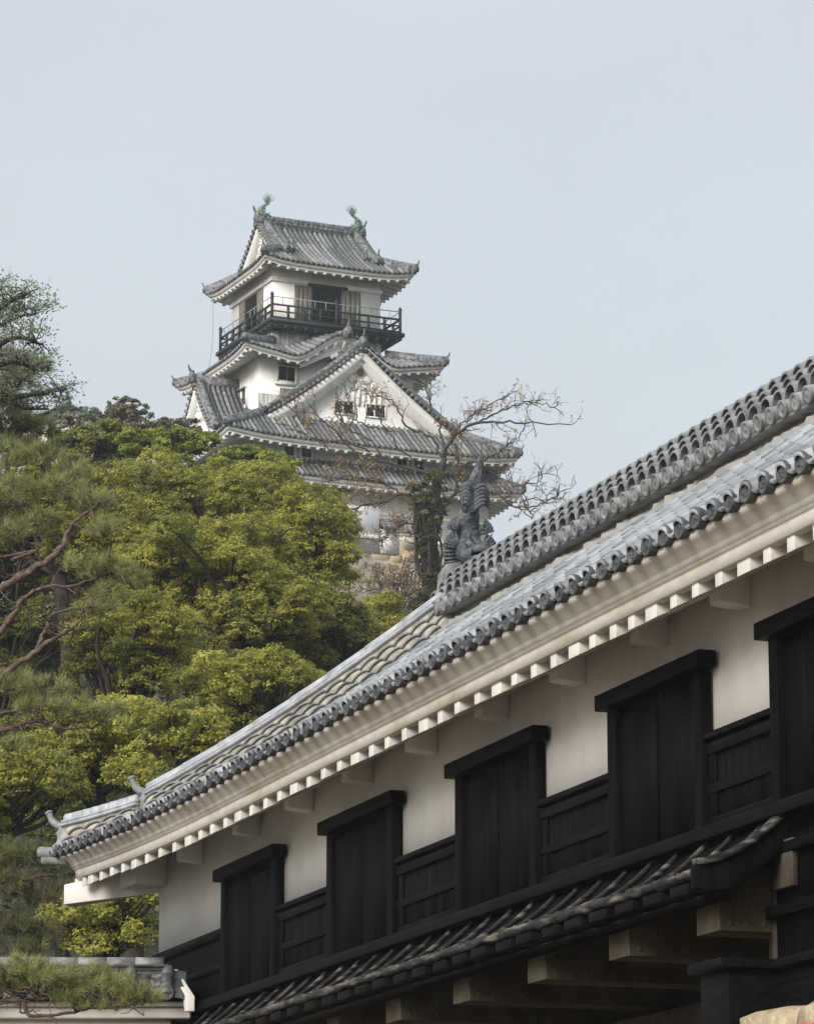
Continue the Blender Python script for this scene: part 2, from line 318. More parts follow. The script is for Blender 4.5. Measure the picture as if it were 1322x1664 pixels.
def fish(name, m, parent, loc, rz, h, spiky, curl, fl=1., wide=1.):
    """ridge-end fish: head down facing local +x, tail raised; h total height"""
    b = MB(); k = 14
    spine = bez([(.34, 0, .10), (.10, 0, .14), (-.10, 0, .28), (-.10, 0, .48), (.0+curl*.2, 0, .66), (.05+curl*.6, 0, .80)], 30)
    n = len(spine); f = np.linspace(0, 1, n)
    ry = np.interp(f, [0, .12, .3, .55, .8, 1], [.11, .17, .19, .17, .12, .07]); rx = np.interp(f, [0, .12, .3, .55, .8, 1], [.09, .13, .17, .14, .09, .05])
    tg = nrm(np.gradient(spine, axis=0)); sx = np.stack([-tg[:, 2], 0*f, tg[:, 0]], -1)
    a = np.arange(k)*2*math.pi/k
    rip = 1+.05*np.sin(f*60)[:, None]*np.ones(k)+.04*np.sin(a*7)[None]
    Pg = spine[:, None]+(np.cos(a)[None, :, None]*rx[:, None, None]*sx[:, None]+np.sin(a)[None, :, None]*ry[:, None, None]*np.array([0, 1, 0]))*rip[..., None]
    i = b.n; b.grid(Pg, closed=True); b.N.append([i+j for j in range(k)]); b.N.append([i+(n-1)*k+j for j in range(k)][::-1])
    # upper jaw and snout, lower jaw, eye ridges, teeth row
    b.hexa([(.30, -.11, .10), (.50, -.07, .10), (.50, .07, .10), (.30, .11, .10), (.26, -.11, .22), (.46, -.05, .17), (.46, .05, .17), (.26, .11, .22)])
    b.hexa([(.26, -.12, -.02), (.46, -.09, -.01), (.46, .09, -.01), (.26, .12, -.02), (.26, -.12, .06), (.47, -.08, .05), (.47, .08, .05), (.26, .12, .06)])
    for s_ in (-1, 1):
        b.lathe((.27, s_*.10, .22), (.5, s_*.7, .4), [(.055, -.04), (.055, .02), (.03, .04), (0, .045)], 8)
        pth = bez([(.30, s_*.08, .24), (.34, s_*.13, .30), (.30, s_*.17, .36)], 6); b.tube(pth, np.linspace(.025, .004, len(pth)), 5)
        for z0, L_, n_ in ((.20, .20, 6), (.42, .15, 5)):      # side fins: ribbed fans
            c_ = np.array([.0, s_*.14, z0]); rim = []
            for q in range(n_):
                an = .15+q*1.15/(n_-1); e = c_+np.array([.04, s_*math.cos(an)*L_, math.sin(an)*L_*1.1]); rim.append(e)
                b.tube([c_, (c_+e)/2+np.array([.02, 0, 0]), e], [.03, .022, .008], 5)
            b.prism([c_]+[v-np.array([.01, 0, 0]) for v in rim], (-.02, 0, 0))
        b.prism([(.0, s_*.15, .06), (-.02, s_*.30, .02), (-.02, s_*.33, .22), (.0, s_*.15, .24)], (.03, 0, 0))
        for q in range(5): b.tube([(.035, s_*.15, .06+.04*q), (.02, s_*.325, .03+.045*q)], .013, 5)
    for q in range(7 if wide <= 1 else 0):                   # dorsal spikes down the back
        p = spine[6+q*3]; d = -sx[6+q*3]; p = p-d*0
        e = p+np.array([-.22, 0, .05])*(1 if q < 5 else .7)
        pth = np.array([p, (p+e)/2+np.array([0, 0, .01]), e]); b.tube(pth, [.04, .028, .006], 5)
    tip = spine[-1]                                          # tail fan
    if wide > 1:
        ring = [(-.10, -.16), (-.13, .0), (-.10, .10), (-.02, .24), (.06, .40), (.115, .56), (.15, .42), (.15, .2), (.12, .04), (.06, -.12)]
        b.prism([tip+np.array((-.03, y, z)) for y, z in ring], (.06, 0, 0))
        for q in range(5): b.tube(bez([tip+np.array([.035, -.07+.02*q, -.10+.04*q]), tip+np.array([.035, .0+.025*q, .12+.03*q]), tip+np.array([.03, .10+.008*q, .30+.05*q])], 8), np.linspace(.016, .006, 9)[:len(bez([tip, tip+1, tip+2], 8))], 5)
        for q in range(6):
            for s_ in (1, -1):
                z0 = -.16+.045*q; pth = bez([tip+np.array([.06, s_*-.02, z0]), tip+np.array([.12, s_*.10, z0+.09]), tip+np.array([.09, s_*(.19 if s_ > 0 else .13), z0+.05-.01*q])], 9); b.tube(pth, np.linspace(.036, .012, len(pth)), 6)
    for q in range(spiky if wide <= 1 else 0):
        an = (q/(spiky-1)-.5)*1.9
        L_ = (.30+.12*math.cos(an*1.4))*fl
        for s_ in (-1, 1):
            e = tip+np.array([math.sin(an)*.9+curl*.35, s_*.10, math.cos(an)])*L_
            mid = (tip+e)/2+np.array([curl*-.02, s_*.05, .02])
            pth = bez([tip-np.array([0, 0, .06]), mid, e], 8); b.tube(pth, np.linspace(.045/fl, .006, len(pth)), 5)
    if wide <= 1: b.prism([tip+np.array(v) for v in ((-.05, -.02, -.1), (-.16, -.02, .18), (-.02+curl*.2, -.02, .43), (.1+curl*.2, -.02, .22), (.06, -.02, -.06))], (0, .04, 0))
    o = b.build(name, m, parent, smooth=True); o.location = loc; o.rotation_euler = (0, 0, rz); o.scale = (h, h, h); return o

# ------------------------------------------------------------------ gatehouse
UV_ = nrm(np.array([-.3281739, .94461733, 0])); NV = np.array([-UV_[1], UV_[0], 0])
D0 = 12.8; GU = 30.
def gpt(u, o, z): return UV_*u+NV*(o-D0)+np.array([0, 0, z])
GL = gpt(GU, -2.95, -1.6)
gate = thing('gatehouse', 'long castle gatehouse with grey tiled roof, white plaster walls and closed black shutters', 'gatehouse', GL, math.atan2(UV_[1], UV_[0]))
OFF = (GU, -2.95, -1.6)
def G(): return MB(OFF)
def gb(name, m, *boxes, parent=None, bevel=0, smooth=False):
    b = G()
    for q in boxes: b.box(*q)
    return b.build(name, m, parent or gate, smooth, bevel)
UE, UN, DEP = 46.54, 14.0, 5.9        # far end, near end, depth
gb('plaster_wall', M['plaster'], (UN, UE, -DEP, 0, 5.41, 7.0))
gb('board_wall', M['black_wood'], (UN, UE+.03, -DEP-.03, .03, 4.40, 5.41), (UN, 27.65, -DEP-.03, .03, 3.25, 4.40))
gb('end_board_rails', M['black_beam'], (43.5, UE+.07, .03, .07, 5.37, 5.48), (43.4, UE+.06, .03, .06, 4.98, 5.06), (UE+.03, UE+.08, -DEP, .07, 5.37, 5.48),
   (UE-.13, UE+.07, .03, .065, 4.66, 5.37))
WIN = [(41.12, 43.30), (36.95, 39.18), (32.80, 35.02), (28.88, 30.98), (25.18, 27.49), (21.65, 23.9), (17.95, 20.2)]
for i, (a0, a1) in enumerate(WIN):
    fr = gb('window', M['black_wood'], (a0, a0+.16, .03, .13, 4.655, 6.025), (a1-.16, a1, .03, .13, 4.655, 6.025), (a0+.16, a1-.16, -.0, .035, 4.655, 6.025), bevel=.006)
    gb('lintel', M['black_beam'], (a0-.13, a1+.13, .03, .20, 6.02, 6.165), parent=fr, bevel=.012)
    mid = (a0+a1)/2
    for s0, s1 in ((a0+.19, mid-.04), (mid+.045, a1-.19)):
        b = G(); n = 1; e = np.linspace(s0, s1, n+1)
        for j in range(n): b.box(e[j], e[j+1], .036, .085+.0015*((j*7+i) % 3), 4.665, 5.915+.02*((i*3+int(s0*7)) % 2))
        b.build('shutter', M['black_wood'], fr)
    gb('shutter_gap_shade', M['dark'], (mid-.038, mid+.043, .036, .045, 4.66, 6.02), parent=fr)  # near-black strip: painted shade of the gap between the two shutters
gaps = [(WIN[i+1][1], WIN[i][0]) for i in range(len(WIN)-1)]
for a0, a1 in gaps:
    p = gb('board_panel', M['black_wood'], *[(a0+.01+(a1-a0-.02)*j/5, a0+.008+(a1-a0-.02)*(j+1)/5, .03, .045+.002*((j*3) % 2), 4.66, 5.30) for j in range(5)])
    for z0, z1, o in ((5.40, 5.455, .115), (5.275, 5.37, .09), (4.935, 5.015, .08), (4.66, 4.735, .075)):
        gb('batten', M['black_beam'], (a0+.004, a1-.004, .045, o, z0, z1), parent=p, bevel=.008)
    gb('batten', M['black_wood'], (a1-.15, a1-.03, .046, .072, 4.735, 5.275), parent=p, bevel=.006)
gb('sill_beam', M['black_beam'], (UN, UE+.08, .03, .165, 4.54, 4.655), bevel=.012)
# rails on the lower black wall right of the passage
gb('lower_wall_rail', M['black_beam'], (UN, 27.6, .03, .10, 4.24, 4.33), bevel=.01); gb('lower_wall_rail', M['black_beam'], (UN, 27.7, .03, .11, 3.74, 3.84), bevel=.01)
gb('lower_wall_rail', M['black_beam'], (UN, 27.72, .03, .12, 3.27, 3.37), bevel=.01)
gb('base_beam', M['black_beam'], (UN, 27.26, .03, .22, 2.82, 3.28), (UN, 27.19, .03, .30, 3.28, 3.36), (27.26, 27.80, .03, .65, 2.78, 3.283), (27.19, 27.86, .03, .74, 3.283, 3.365), bevel=.015)
# pent roof under the windows
def pent_z(q): return 4.52-.46*(1-(1-q)**1.75)
b = G(); U0p, U1p = 27.45, 46.6; q = np.linspace(0, 1, 10)
top = np.array([[(u, .04+.76*a, pent_z(a)) for a in q] for u in np.linspace(U0p, U1p, 30)])
b.grid(top); b.grid(top-np.array([0, 0, .05]), flip=True)
pent = b.build('pent_roof', M['black_wood'], gate, smooth=True)
nb = 33; us = U0p+.35+np.arange(nb)*.575
for j, u in enumerate(us):
    if u > U1p-.1: break
    jit = random.uniform(-.012, .012)
    b = G(); pth = [(u+jit*a, .05+.75*a, pent_z(a)+.035) for a in np.linspace(0, 1, 9)]
    b.sweep(pth, [(-.021, -.03), (.021, -.03), (.021, .008), (.013, .016), (-.013, .016), (-.021, .008)])
    b.build('roof_batten', M['worn_batten'], pent, smooth=False)
    b = G(); b.box(u-.19, u+.19, .60, .84+random.uniform(-.02, .02), 3.915, 4.0); b.build('eave_block', M['black_beam'], pent, bevel=.01)
b = G(); n = 300; uu = np.linspace(U0p, U1p, n); k = 10; a = np.arange(k)*2*math.pi/k
jr = rng.normal(0, .007, (n, k)); seg = .006*np.sin(uu*11)[:, None]
P_ = np.stack([np.broadcast_to(uu[:, None], (n, k)), .80+(.046+jr+seg)*np.cos(a), 4.06+(.042+jr+seg)*np.sin(a)], -1)
b.grid(P_, closed=True); b.N.append(list(range(k))); b.build('edge_log', M['worn_wood'], pent, smooth=False)
gb('edge_board', M['black_beam'], (U0p, U1p, .52, .74, 3.86, 3.895), parent=pent)
b = G(); qs = np.linspace(0, 1, 12)
ring = [(27.36, .03+.84*a, pent_z(a)+.055) for a in qs]+[(27.36, .03+.84*a, pent_z(a)-.14-.07*math.sin(a*3.1)) for a in qs[::-1]]
b.prism(ring, (.1, 0, 0)); b.build('end_board', M['black_wood'], pent, bevel=.012)
b = G(); b.sweep([(27.40, .05+.80*a, pent_z(a)+.075) for a in qs], [(-.075, -.02), (.075, -.02), (.06, .03), (-.06, .03)]); b.build('end_batten', M['worn_batten'], pent)
# floor beams over the passage
def studs(b, u0, u1, o, z0, z1, side=2.0):
    """one sheet of metal round the beam end, studs raised in it"""
    W_ = u1-u0; sv = np.linspace(0, W_+side, int((W_+side)/.011)); sv = np.sort(np.append(sv, W_)); zv = np.linspace(z0, z1, int((z1-z0)/.011))
    S, Zg = np.meshgrid(sv, zv); hgt = np.zeros_like(S)
    pts = [(x, z) for z in np.arange(z0+.05, z1, .13) for x in np.linspace(.05, W_-.05, 4)]+[(x, z) for z in (z0+.06, z0+.19, z0+.45) for x in np.arange(W_+.10, W_+side, .15)]
    for x, z in pts: hgt = np.maximum(hgt, .013*np.sqrt(np.clip(1-((S-x)**2+(Zg-z)**2)/.017**2, 0, 1)))
    fr_ = S <= W_
    U_ = np.where(fr_, u1-S, u0-.004-hgt); O_ = np.where(fr_, o+.004+hgt, o-(S-W_))
    b.grid(np.stack([U_, O_, Zg], -1))
for j, u in enumerate([27.74, 29.64, 31.6, 33.6, 35.6, 37.55, 39.5, 41.45, 43.4, 45.4]):
    ob = gb('floor_beam', M['brown_wood'], (u, u+.44, -5.6, .50, 3.645, 4.18), bevel=.012)
    b = G(); studs(b, u, u+.44, .50, 3.645, 4.15); b.build('metal_plate', M['iron'], ob)
gb('bracket_block', M['brown_wood'], (27.22, 27.60, .03, .09, 3.96, 4.35), bevel=.012)
gb('passage_ceiling', M['dark_wood'], *[(27.75, UE, -DEP+.01-.0*j+DEP/14*j, -DEP+DEP/14*(j+1)-.01, 4.19+.004*(j % 2), 4.40) for j in range(14)])
gb('passage_wall', M['dark_wood'], *[(27.8+j*.42, 27.8+j*.42+.41, -2.1, -2.0+.01*(j % 3), -1.6, 3.55) for j in range(44)])
gb('lintel_beam', M['brown_wood'], (27.75, UE, -1.9, -1.35, 2.95, 3.58), bevel=.02)
for u in (27.95, 32.2, 36.4, 40.6, 45.6):
    p = gb('gate_post', M['brown_wood'], (u, u+.62, -1.98, -1.36, -1.6, 2.95), bevel=.02)
gb('corner_post', M['brown_wood'], (27.66, 27.735, -.30, .045, -1.6, 4.15), (27.74, 28.0, -.30, -.05, -1.6, 3.64), bevel=.01)
# ---- eaves
O_E, Z_E, O_R, Z_R, UEND = 1.13, 6.70, -2.72, 9.22, UE+1.12
U_HIP = 42.75; E_RUN = UEND-U_HIP
def lift(u): return .17*np.clip((np.abs(u-GU)-(40.5-GU))/(UEND-40.5), 0, 1.2)**2.2
def zprof(s): return Z_E+(Z_R-Z_E)*(.74*s+.26*s*s)
def Pf(t, s):
    t = np.asarray(t, float); s = np.asarray(s, float)
    return np.stack([t, O_E+(O_R-O_E)*s, zprof(s)+lift(t)*(1-s)**1.5], -1)
O_B = -DEP-O_E                                           # back eave
def Pend(t, s):                                          # far end slope: t runs across (o)
    t = np.asarray(t, float); s = np.asarray(s, float)
    return np.stack([UEND-E_RUN*s, t, zprof(s)+.17*(np.abs(t+2.95)/4.08)**6*(1-s)**1.5], -1)
def Pback(t, s):
    p = Pf(t, s); p[..., 1] = -DEP-p[..., 1]; return p
PR = prof_barrel(.327, .082, 9, .03, .03)
sm_f = lambda t: np.where(t > U_HIP, (UEND-t)/E_RUN, 1)
slope_n = nrm(np.array([0, .56, 1]))
b = G(); tile_side(b, Pf, UN, UEND, .327, sm_f, PR, 15, slope_n, .020)
b2f = lambda t: (4.08-np.abs(t+2.95))/(O_E-O_R)
tile_side(b, Pend, O_B, O_E, .327, b2f, PR, 15, nrm(np.array([.56, 0, 1])), .020)
tile_side(b, Pback, UN, UEND, .327, sm_f, prof_barrel(.327, .082, 5, .03, .03), 6, nrm(np.array([0, -.56, 1])), 0)
roof = b.build('roof', M['tile'], gate, smooth=True)
b = G(); 
disc = [(.0, .012), (.020, .012), (.028, .005), (.064, .005), (.069, .014), (.092, .014), (.094, .0), (.084, -.07)]
def end_row(b, P, t0, t1, pt, ax, pan):
    n = int(round((t1-t0)/pt)); pt = (t1-t0)/n
    for j in range(n):
        t = t0+(j+.5)*pt; c = P(t, 0.)+np.array([0, 0, .042])+rng.normal(0, .005, 3); ax_ = nrm(np.asarray(ax)+rng.normal(0, .035, 3)); b.lathe(c+np.asarray(ax)*.02, ax_, disc, 14)
        ct = c+np.asarray(ax)*.024; s1_ = nrm(np.cross(ax, (0, 0, 1.))); a0 = rng.uniform(0, 6)
        for q in range(3): b.lathe(ct+s1_*.036*math.cos(a0+q*2.09)+np.array([0, 0, .036*math.sin(a0+q*2.09)]), ax, [(.019, 0), (.014, .009), (0, .011)], 6)
        tt = np.linspace(t0+(j+.5)*pt+.085, t0+(j+1.5)*pt-.085, 7); f = np.linspace(-1, 1, 7)
        p0 = P(tt, 0.*tt)-np.asarray(ax)*.05
        r0 = p0+np.stack([0*f, 0*f, .012+.02*np.abs(f)**2], -1); r1 = p0+np.stack([0*f, 0*f, -.026*(1-f*f)**.5-.004], -1)
        b.grid(np.stack([r1, r0])); b.grid(np.stack([r1-np.asarray(ax)*.05, r1]))
end_row(b, Pf, UN, UEND, .327, (0, 1, 0), 1); end_row(b, Pend, O_B, O_E, .327, (1, 0, 0), 1)
b.build('eave_tile_row', M['tile_end'], roof, smooth=False)
# plaster fascia: profile swept along the front and round the far corner
FP = [(1.08, 6.70), (1.085, 6.66), (1.05, 6.635), (.99, 6.60), (.965, 6.568), (.95, 6.560), (.95, 6.535), (.925, 6.53), (.925, 6.505), (.90, 6.50), (.895, 6.475), (.885, 6.385), (.80, 6.38)]
FP = np.array(FP)
us = np.concatenate([np.linspace(UN, 40, 14), np.linspace(40.5, UE, 22)])
rows = [np.stack([np.full(len(FP), u), FP[:, 0], FP[:, 1]+lift(u)], -1) for u in us]
corner = np.stack([UE+FP[:, 0], FP[:, 0], FP[:, 1]+lift(UE+FP[:, 0])], -1)
for f in (.25, .5, .75): rows.append(np.stack([UE+FP[:, 0]*f, FP[:, 0], FP[:, 1]+lift(UE+FP[:, 0]*f)], -1))
rows.append(corner)
for o in np.linspace(0, -DEP, 8):
    e = np.abs(o+2.95)/4.08
    rows.append(np.stack([UE+FP[:, 0], np.full(len(FP), o), FP[:, 1]+.17*e**6], -1))
b = G(); b.grid(np.array(rows), flip=False)
b.build('eave_fascia', M['plaster_fascia'], gate, smooth=False)
b = G()                                                  # plastered soffit
us2 = np.linspace(UN, UE+.88, 40)
sof = np.array([[(u, o, 6.40+(.88-o)*.46+lift(u)) for o in (.88, .4, -.0)] for u in us2]); b.grid(sof)
sof = np.array([[(UE+o, v, 6.40+(.88-o)*.46) for o in (.88, .4, 0)] for v in np.linspace(.0, -DEP, 12)]); b.grid(sof)
b.build('soffit', M['plaster'], gate)
# rafters and wall brackets
cen = []
for i, (a0, a1) in enumerate(WIN):
    cen.append((a0+a1)/2)
    if i < len(WIN)-1: cen.append((WIN[i+1][1]+a0)/2)
cen = [46.75, 44.62]+cen
def rafter(name, wd):
    b = MB(); hw = wd/2
    b.hexa([(-hw, 0, .37), (hw, 0, .37), (hw, .865, -.035), (-hw, .865, -.035), (-hw, 0, .52), (hw, 0, .52), (hw, .865, .10), (-hw, .865, .10)])
    return b.build(name, M['plaster_rafter'], gate, bevel=.006)
def loc(u, o, z): return (u-OFF[0], o-OFF[1], z-OFF[2])
r_n, r_w = rafter('rafter', .135), rafter('rafter', .245); first = {0: r_n, 1: r_w}
for i in range(len(cen)-1):
    for j in range(4):
        u = cen[i]+(cen[i+1]-cen[i])*j/4; wide = 1 if j == 0 else 0
        L3 = np.array(loc(u, 0.0, 6.298+float(lift(u))))
        if first.get(wide): first[wide].location = L3; first[wide] = None
        else:
            c = dup(r_w if wide else r_n, L3+rng.normal(0, .004, 3)); c.rotation_euler = (0, 0, rng.normal(0, .012))
for j, u in enumerate(np.arange(47.0, 47.45, .4)): dup(r_n, loc(u+.1, 0., 6.298+float(lift(u))))
for j in range(12):
    c = dup(r_n, loc(UE, -.3-j*.5, 6.298)); c.rotation_euler = (0, 0, -math.pi/2)
b = MB(); b.hexa([(-.11, 0, -.03), (.11, 0, -.03), (.11, .29, .0), (-.11, .29, .0), (-.11, 0, .5), (.11, 0, .5), (.11, .29, .42), (-.11, .29, .42)])
brk = b.build('wall_bracket', M['plaster'], gate, bevel=.012); brk.location = loc(cen[1], 0, 6.44)
for u in cen[2:]: dup(brk, loc(u, 0, 6.44))
b = G()                                                  # hip rafter poking out at the far corner
b.hexa([(UE-.1, -.25, 6.32), (UE+.15, -.1, 6.32), (UE+1.12, .84, 6.20), (UE+.90, 1.04, 6.20), (UE-.1, -.25, 6.72), (UE+.15, -.1, 6.72), (UE+1.12, .84, 6.46), (UE+.90, 1.04, 6.46)])
b.build('hip_rafter', M['plaster_rafter'], gate, bevel=.01)
gb('corner_bracket', M['plaster'], (UE-.35, UE, .0, .42, 6.35, 6.75), (UE, UE+.42, -.35, .42, 6.36, 6.75), bevel=.01)
# ---- main ridge: little stepped courses of half-round tiles over a plaster band
OR_, u_a, u_b = -2.95, UN, 43.40
b = G(); b.box(u_a, u_b, OR_-.28, OR_+.28, 9.05, 9.56); ridge = b.build('main_ridge', M['plaster_grey'], gate)
b = G(); a = np.linspace(0, math.pi, 9); pitch = .292
ncol = int((u_b-u_a)/pitch)
def half_tube(b, u, o0, o1, z0, z1, r0, r1):
    P_ = []
    for r in (r0, r1):
        ca, sa = np.cos(a)*r, np.sin(a)*r
        P_.append(np.stack([np.stack([u+ca, np.full(9, o0), z0+sa], -1), np.stack([u+ca, np.full(9, o1), z1+sa], -1)]))
    b.grid(P_[0]); b.grid(P_[1], flip=True); b.grid(np.stack([P_[0][1], P_[1][1]]))
for sgn in (1, -1):
    for rI, (o0, o1, z1) in enumerate([(.0, .20, 9.885), (.06, .31, 9.745), (.14, .42, 9.605)]):
        for j in range(ncol):
            u = u_b-.12-(j+.5)*pitch
            if sgn < 0 and rI < 2: continue
            half_tube(b, u, OR_+sgn*o0, OR_+sgn*o1, z1+.085, z1, .140, .114)
b.build('ridge_tiles', M['tile_ridge'], ridge, smooth=True)
b = G()                                                  # sloping beds under the courses
for rI, (o0, o1, z1) in enumerate([(.0, .10, 9.96), (.1, .15, 9.80), (.18, .24, 9.66)]):
    b.hexa([(u_a, OR_-o1, z1-.14), (u_b, OR_-o1, z1-.14), (u_b, OR_+o1, z1-.14), (u_a, OR_+o1, z1-.14), (u_a, OR_-o1, z1), (u_b, OR_-o1, z1), (u_b, OR_+o1, z1), (u_a, OR_+o1, z1)])
b.build('ridge_bed', M['tile_end'], ridge)
b = G()
for j in range(ncol):
    u = u_b-.12-(j+.5)*pitch
    t_ = np.array([(u, OR_+.22, 9.55), (u, OR_+.50, 9.462)]); b.tube(t_, [.088, .092], 12)
    b.lathe((u, OR_+.50, 9.462), (0, 1, -.25), disc, 12)
b.box(u_a, u_b, OR_+.2, OR_+.46, 9.37, 9.40)
b.build('ridge_eave_tiles', M['tile_ridge'], ridge, smooth=False)
b = G(); b.box(u_a, u_b, OR_-.13, OR_+.15, 9.965, 10.02)
a2 = np.linspace(0, math.pi, 8); nn = int((u_b-u_a)/.62)
for j in range(nn):
    x0 = u_a+(u_b-u_a)*j/nn; x1 = u_a+(u_b-u_a)*(j+1)/nn-.012
    b.grid(np.stack([np.stack([np.full(8, x), OR_+np.cos(a2)*.115, 10.02+np.sin(a2)*.10], -1) for x in (x0, x1)]))
b.build('ridge_cap', M['tile_ridge_l'], ridge, smooth=True)
b = G(); n = 260; uu = np.linspace(u_a, u_b, n)          # mortar ledge where the ridge meets the roof
J = rng.normal(0, .012, n)
b.grid(np.stack([np.stack([uu, np.full(n, OR_+.302), np.full(n, 9.40)], -1), np.stack([uu, np.full(n, OR_+.31), np.full(n, 9.31)], -1), np.stack([uu, OR_+.345+J, np.full(n, 9.30)+J], -1), np.stack([uu, OR_+.36+J, 9.27+J], -1), np.stack([uu, OR_+.43+J, 9.25+J], -1), np.stack([uu, OR_+.45+J, np.full(n, 9.05)], -1)]))
b.build('ridge_mortar', M['plaster_grey'], ridge)
# ---- hip ridge with scalloped plaster sides
def hip_pt(s, dz=0):
    u = UEND-E_RUN*s; return np.array([u, O_E+(O_R-O_E)*s, float(zprof(np.float64(s)))+float(lift(u))*(1-s)**1.5+dz])
def hip_ridge(name, s0, s1, h0, h1, rows_, sgn=1):
    ss = np.linspace(s0, s1, 26); base = np.array([hip_pt(s) for s in ss])
    if sgn < 0: base[:, 1] = -DEP-base[:, 1]
    hs = np.interp(ss, [s0, s1], [h0, h1]); b = G()
    tg = nrm(np.gradient(base, axis=0)); tg[:, 2] = 0; tg = nrm(tg); sdv = np.stack([-tg[:, 1], tg[:, 0], 0*ss], -1)
    wd = .15; zz = np.stack([0*hs, 0*hs, hs], -1); lo = np.array([0, 0, -.15])
    ring = np.stack([base+sdv*wd+lo, base+sdv*wd*.85+zz, base-sdv*wd*.85+zz, base-sdv*wd+lo], 1)
    i = b.n; b.grid(ring, closed=True); b.N.append([i, i+1, i+2, i+3]); b.N.append([i+100+k for k in range(4)])
    o = b.build(name, M['wave_plaster'], gate)
    b = G(); L_ = np.concatenate([[0], np.cumsum(np.linalg.norm(np.diff(base, axis=0), axis=1))])
    for sg in (1, -1):                                    # wave courses: arcs of tile edge
        for r_ in range(rows_):
            c = .14+.1375*(r_ % 2)
            while c < L_[-1]-.1:
                th = np.linspace(.10*math.pi, .90*math.pi, 9)
                l = np.clip(c-np.cos(th)*.150, 0, L_[-1]); bz = np.stack([np.interp(l, L_, base[:, k]) for k in range(3)], -1)
                hh = np.interp(l, L_, hs); sv = np.stack([np.interp(l, L_, sdv[:, k]) for k in range(3)], -1)
                zf = .06+(hh-.13)*(r_)/max(rows_, 1)
                p = bz+sv*sg*(wd+.010-.02*r_/max(1, rows_))+np.stack([0*l, 0*l, zf+np.sin(th)*.075-.03], -1)
                b.tube(p, .017, 5, up=sv[4]*sg); c += .275
    b.build('wave_tiles', M['tile_ridge'], o, smooth=True)
    b = G(); top = base+zz; step = 3                        # flat course and round cap
    b.sweep(top, [(-.17, -.05), (.17, -.05), (.17, -.015), (-.17, -.015)]); b.sweep(top+np.array([0, 0, .028]), [(-.15, -.03), (.15, -.03), (.15, .0), (-.15, .0)])
    for j in range(0, len(ss)-step+1, step):
        seg = top[j:min(j+step+1, len(ss))]+np.array([0, 0, .045])
        if len(seg) > 1: b.tube(seg, np.linspace(.098, .09, len(seg)), 12)
    b.build('cap_tiles', M['tile_ridge_l'], o, smooth=False)
    return o, base, hs
def oni(parent, p, dirv, s, horn):
    """demon-tile at a ridge end: stepped slab, curls, brow and a raised horn"""
    d = nrm(np.array([dirv[0], dirv[1], 0])); sdv = np.array([-d[1], d[0], 0]); zv = np.array([0, 0, 1]); b = G()
    out = [(-.24, -.12), (-.27, .05), (-.2, .12), (-.19, .3), (-.10, .42), (.0, .47), (.10, .42), (.19, .3), (.2, .12), (.27, .05), (.24, -.12)]
    b.prism([p+sdv*x*s+zv*z*s for x, z in out], d*.14*s)
    for x, z, r in ((-.2, -.02, .09), (.2, -.02, .09), (-.1, .28, .06), (.1, .28, .06), (0, .1, .11), (0, .36, .06)):
        b.lathe(p+sdv*x*s+zv*z*s+d*.13*s, d, [(r*s, 0), (r*s, .04*s), (r*.6*s, .085*s), (0, .09*s)], 9)
    if horn:
        pth = bez([p+zv*.36*s-d*.12*s, p+zv*.44*s+d*.16*s, p+zv*.56*s+d*.36*s, p+zv*.74*s+d*.46*s], 12); b.tube(pth, np.linspace(.10*s, .065*s, len(pth)), 9)
        b.lathe(pth[-1], pth[-1]-pth[-3], [(.065*s, -.01), (.088*s, 0), (.085*s, .03), (0, .035)], 10)
    return b.build('ridge_end_tile', M['tile_ridge'], parent, smooth=False, bevel=.008)
s_br = .25
h1, base1, hs1 = hip_ridge('corner_ridge', s_br, 1.0, .28, .47, 3)
oni(h1, hip_pt(s_br, .02), (1, 1), .62, True)
h2, base2, hs2 = hip_ridge('corner_ridge', .035, s_br-.02, .34, .20, 2)
oni(h2, hip_pt(.035, .04), (1, 1), .62, True)
hip_ridge('corner_ridge', .02, .985, .36, .46, 2, -1)
b = G()                                                   # round tile poking out below the corner
c = hip_pt(0, .03); dv = nrm(np.array([1, 1, .12])); b.tube([c-dv*.5, c+dv*.20], [.07, .074], 12); b.lathe(c+dv*.20, dv, [(q_*.85, h_) for q_, h_ in disc], 12)
c2 = c-np.array([0, 0, .10]); b.tube([c2-dv*.5, c2+dv*.16], [.06, .06], 10)
b.build('corner_tile', M['tile_ridge'], h2, smooth=False)
oni(ridge, np.array([u_b-.02, OR_, 9.70]), (1, 0), 1.15, False)
f = fish('ridge_fish', M['fish_tile'], gate, loc(42.95, OR_, 10.04), math.pi, 1.08, 7, .0, 1., 2.)

# ------------------------------------------------------------------ stone base under the right wall, banner
def stone_heap(name, mt, parent, cells, seed):
    r = np.random.default_rng(seed); b = MB()
    for (c, d, ux, uy) in cells:
        n1, n2 = 10, 7
        th = np.linspace(0, 2*math.pi, n1, endpoint=False); ph = np.linspace(-math.pi/2, math.pi/2, n2)
        e = .45
        f1 = lambda v: np.sign(v)*np.abs(v)**e
        P_ = np.stack([f1(np.cos(ph))[:, None]*f1(np.cos(th))[None], f1(np.cos(ph))[:, None]*f1(np.sin(th))[None], np.broadcast_to(f1(np.sin(ph))[:, None], (n2, n1))], -1)
        P_ = P_*(1+r.normal(0, .05, P_.shape))
        P_ = P_*np.asarray(d)/2
        W_ = np.asarray(c)+P_[..., :1]*ux+P_[..., 1:2]*uy+P_[..., 2:]*np.array([0, 0, 1]); b.grid(W_, closed=True)
    return b.build(name, mt, parent, smooth=True)
cells = []; r = np.random.default_rng(3); z = 2.80
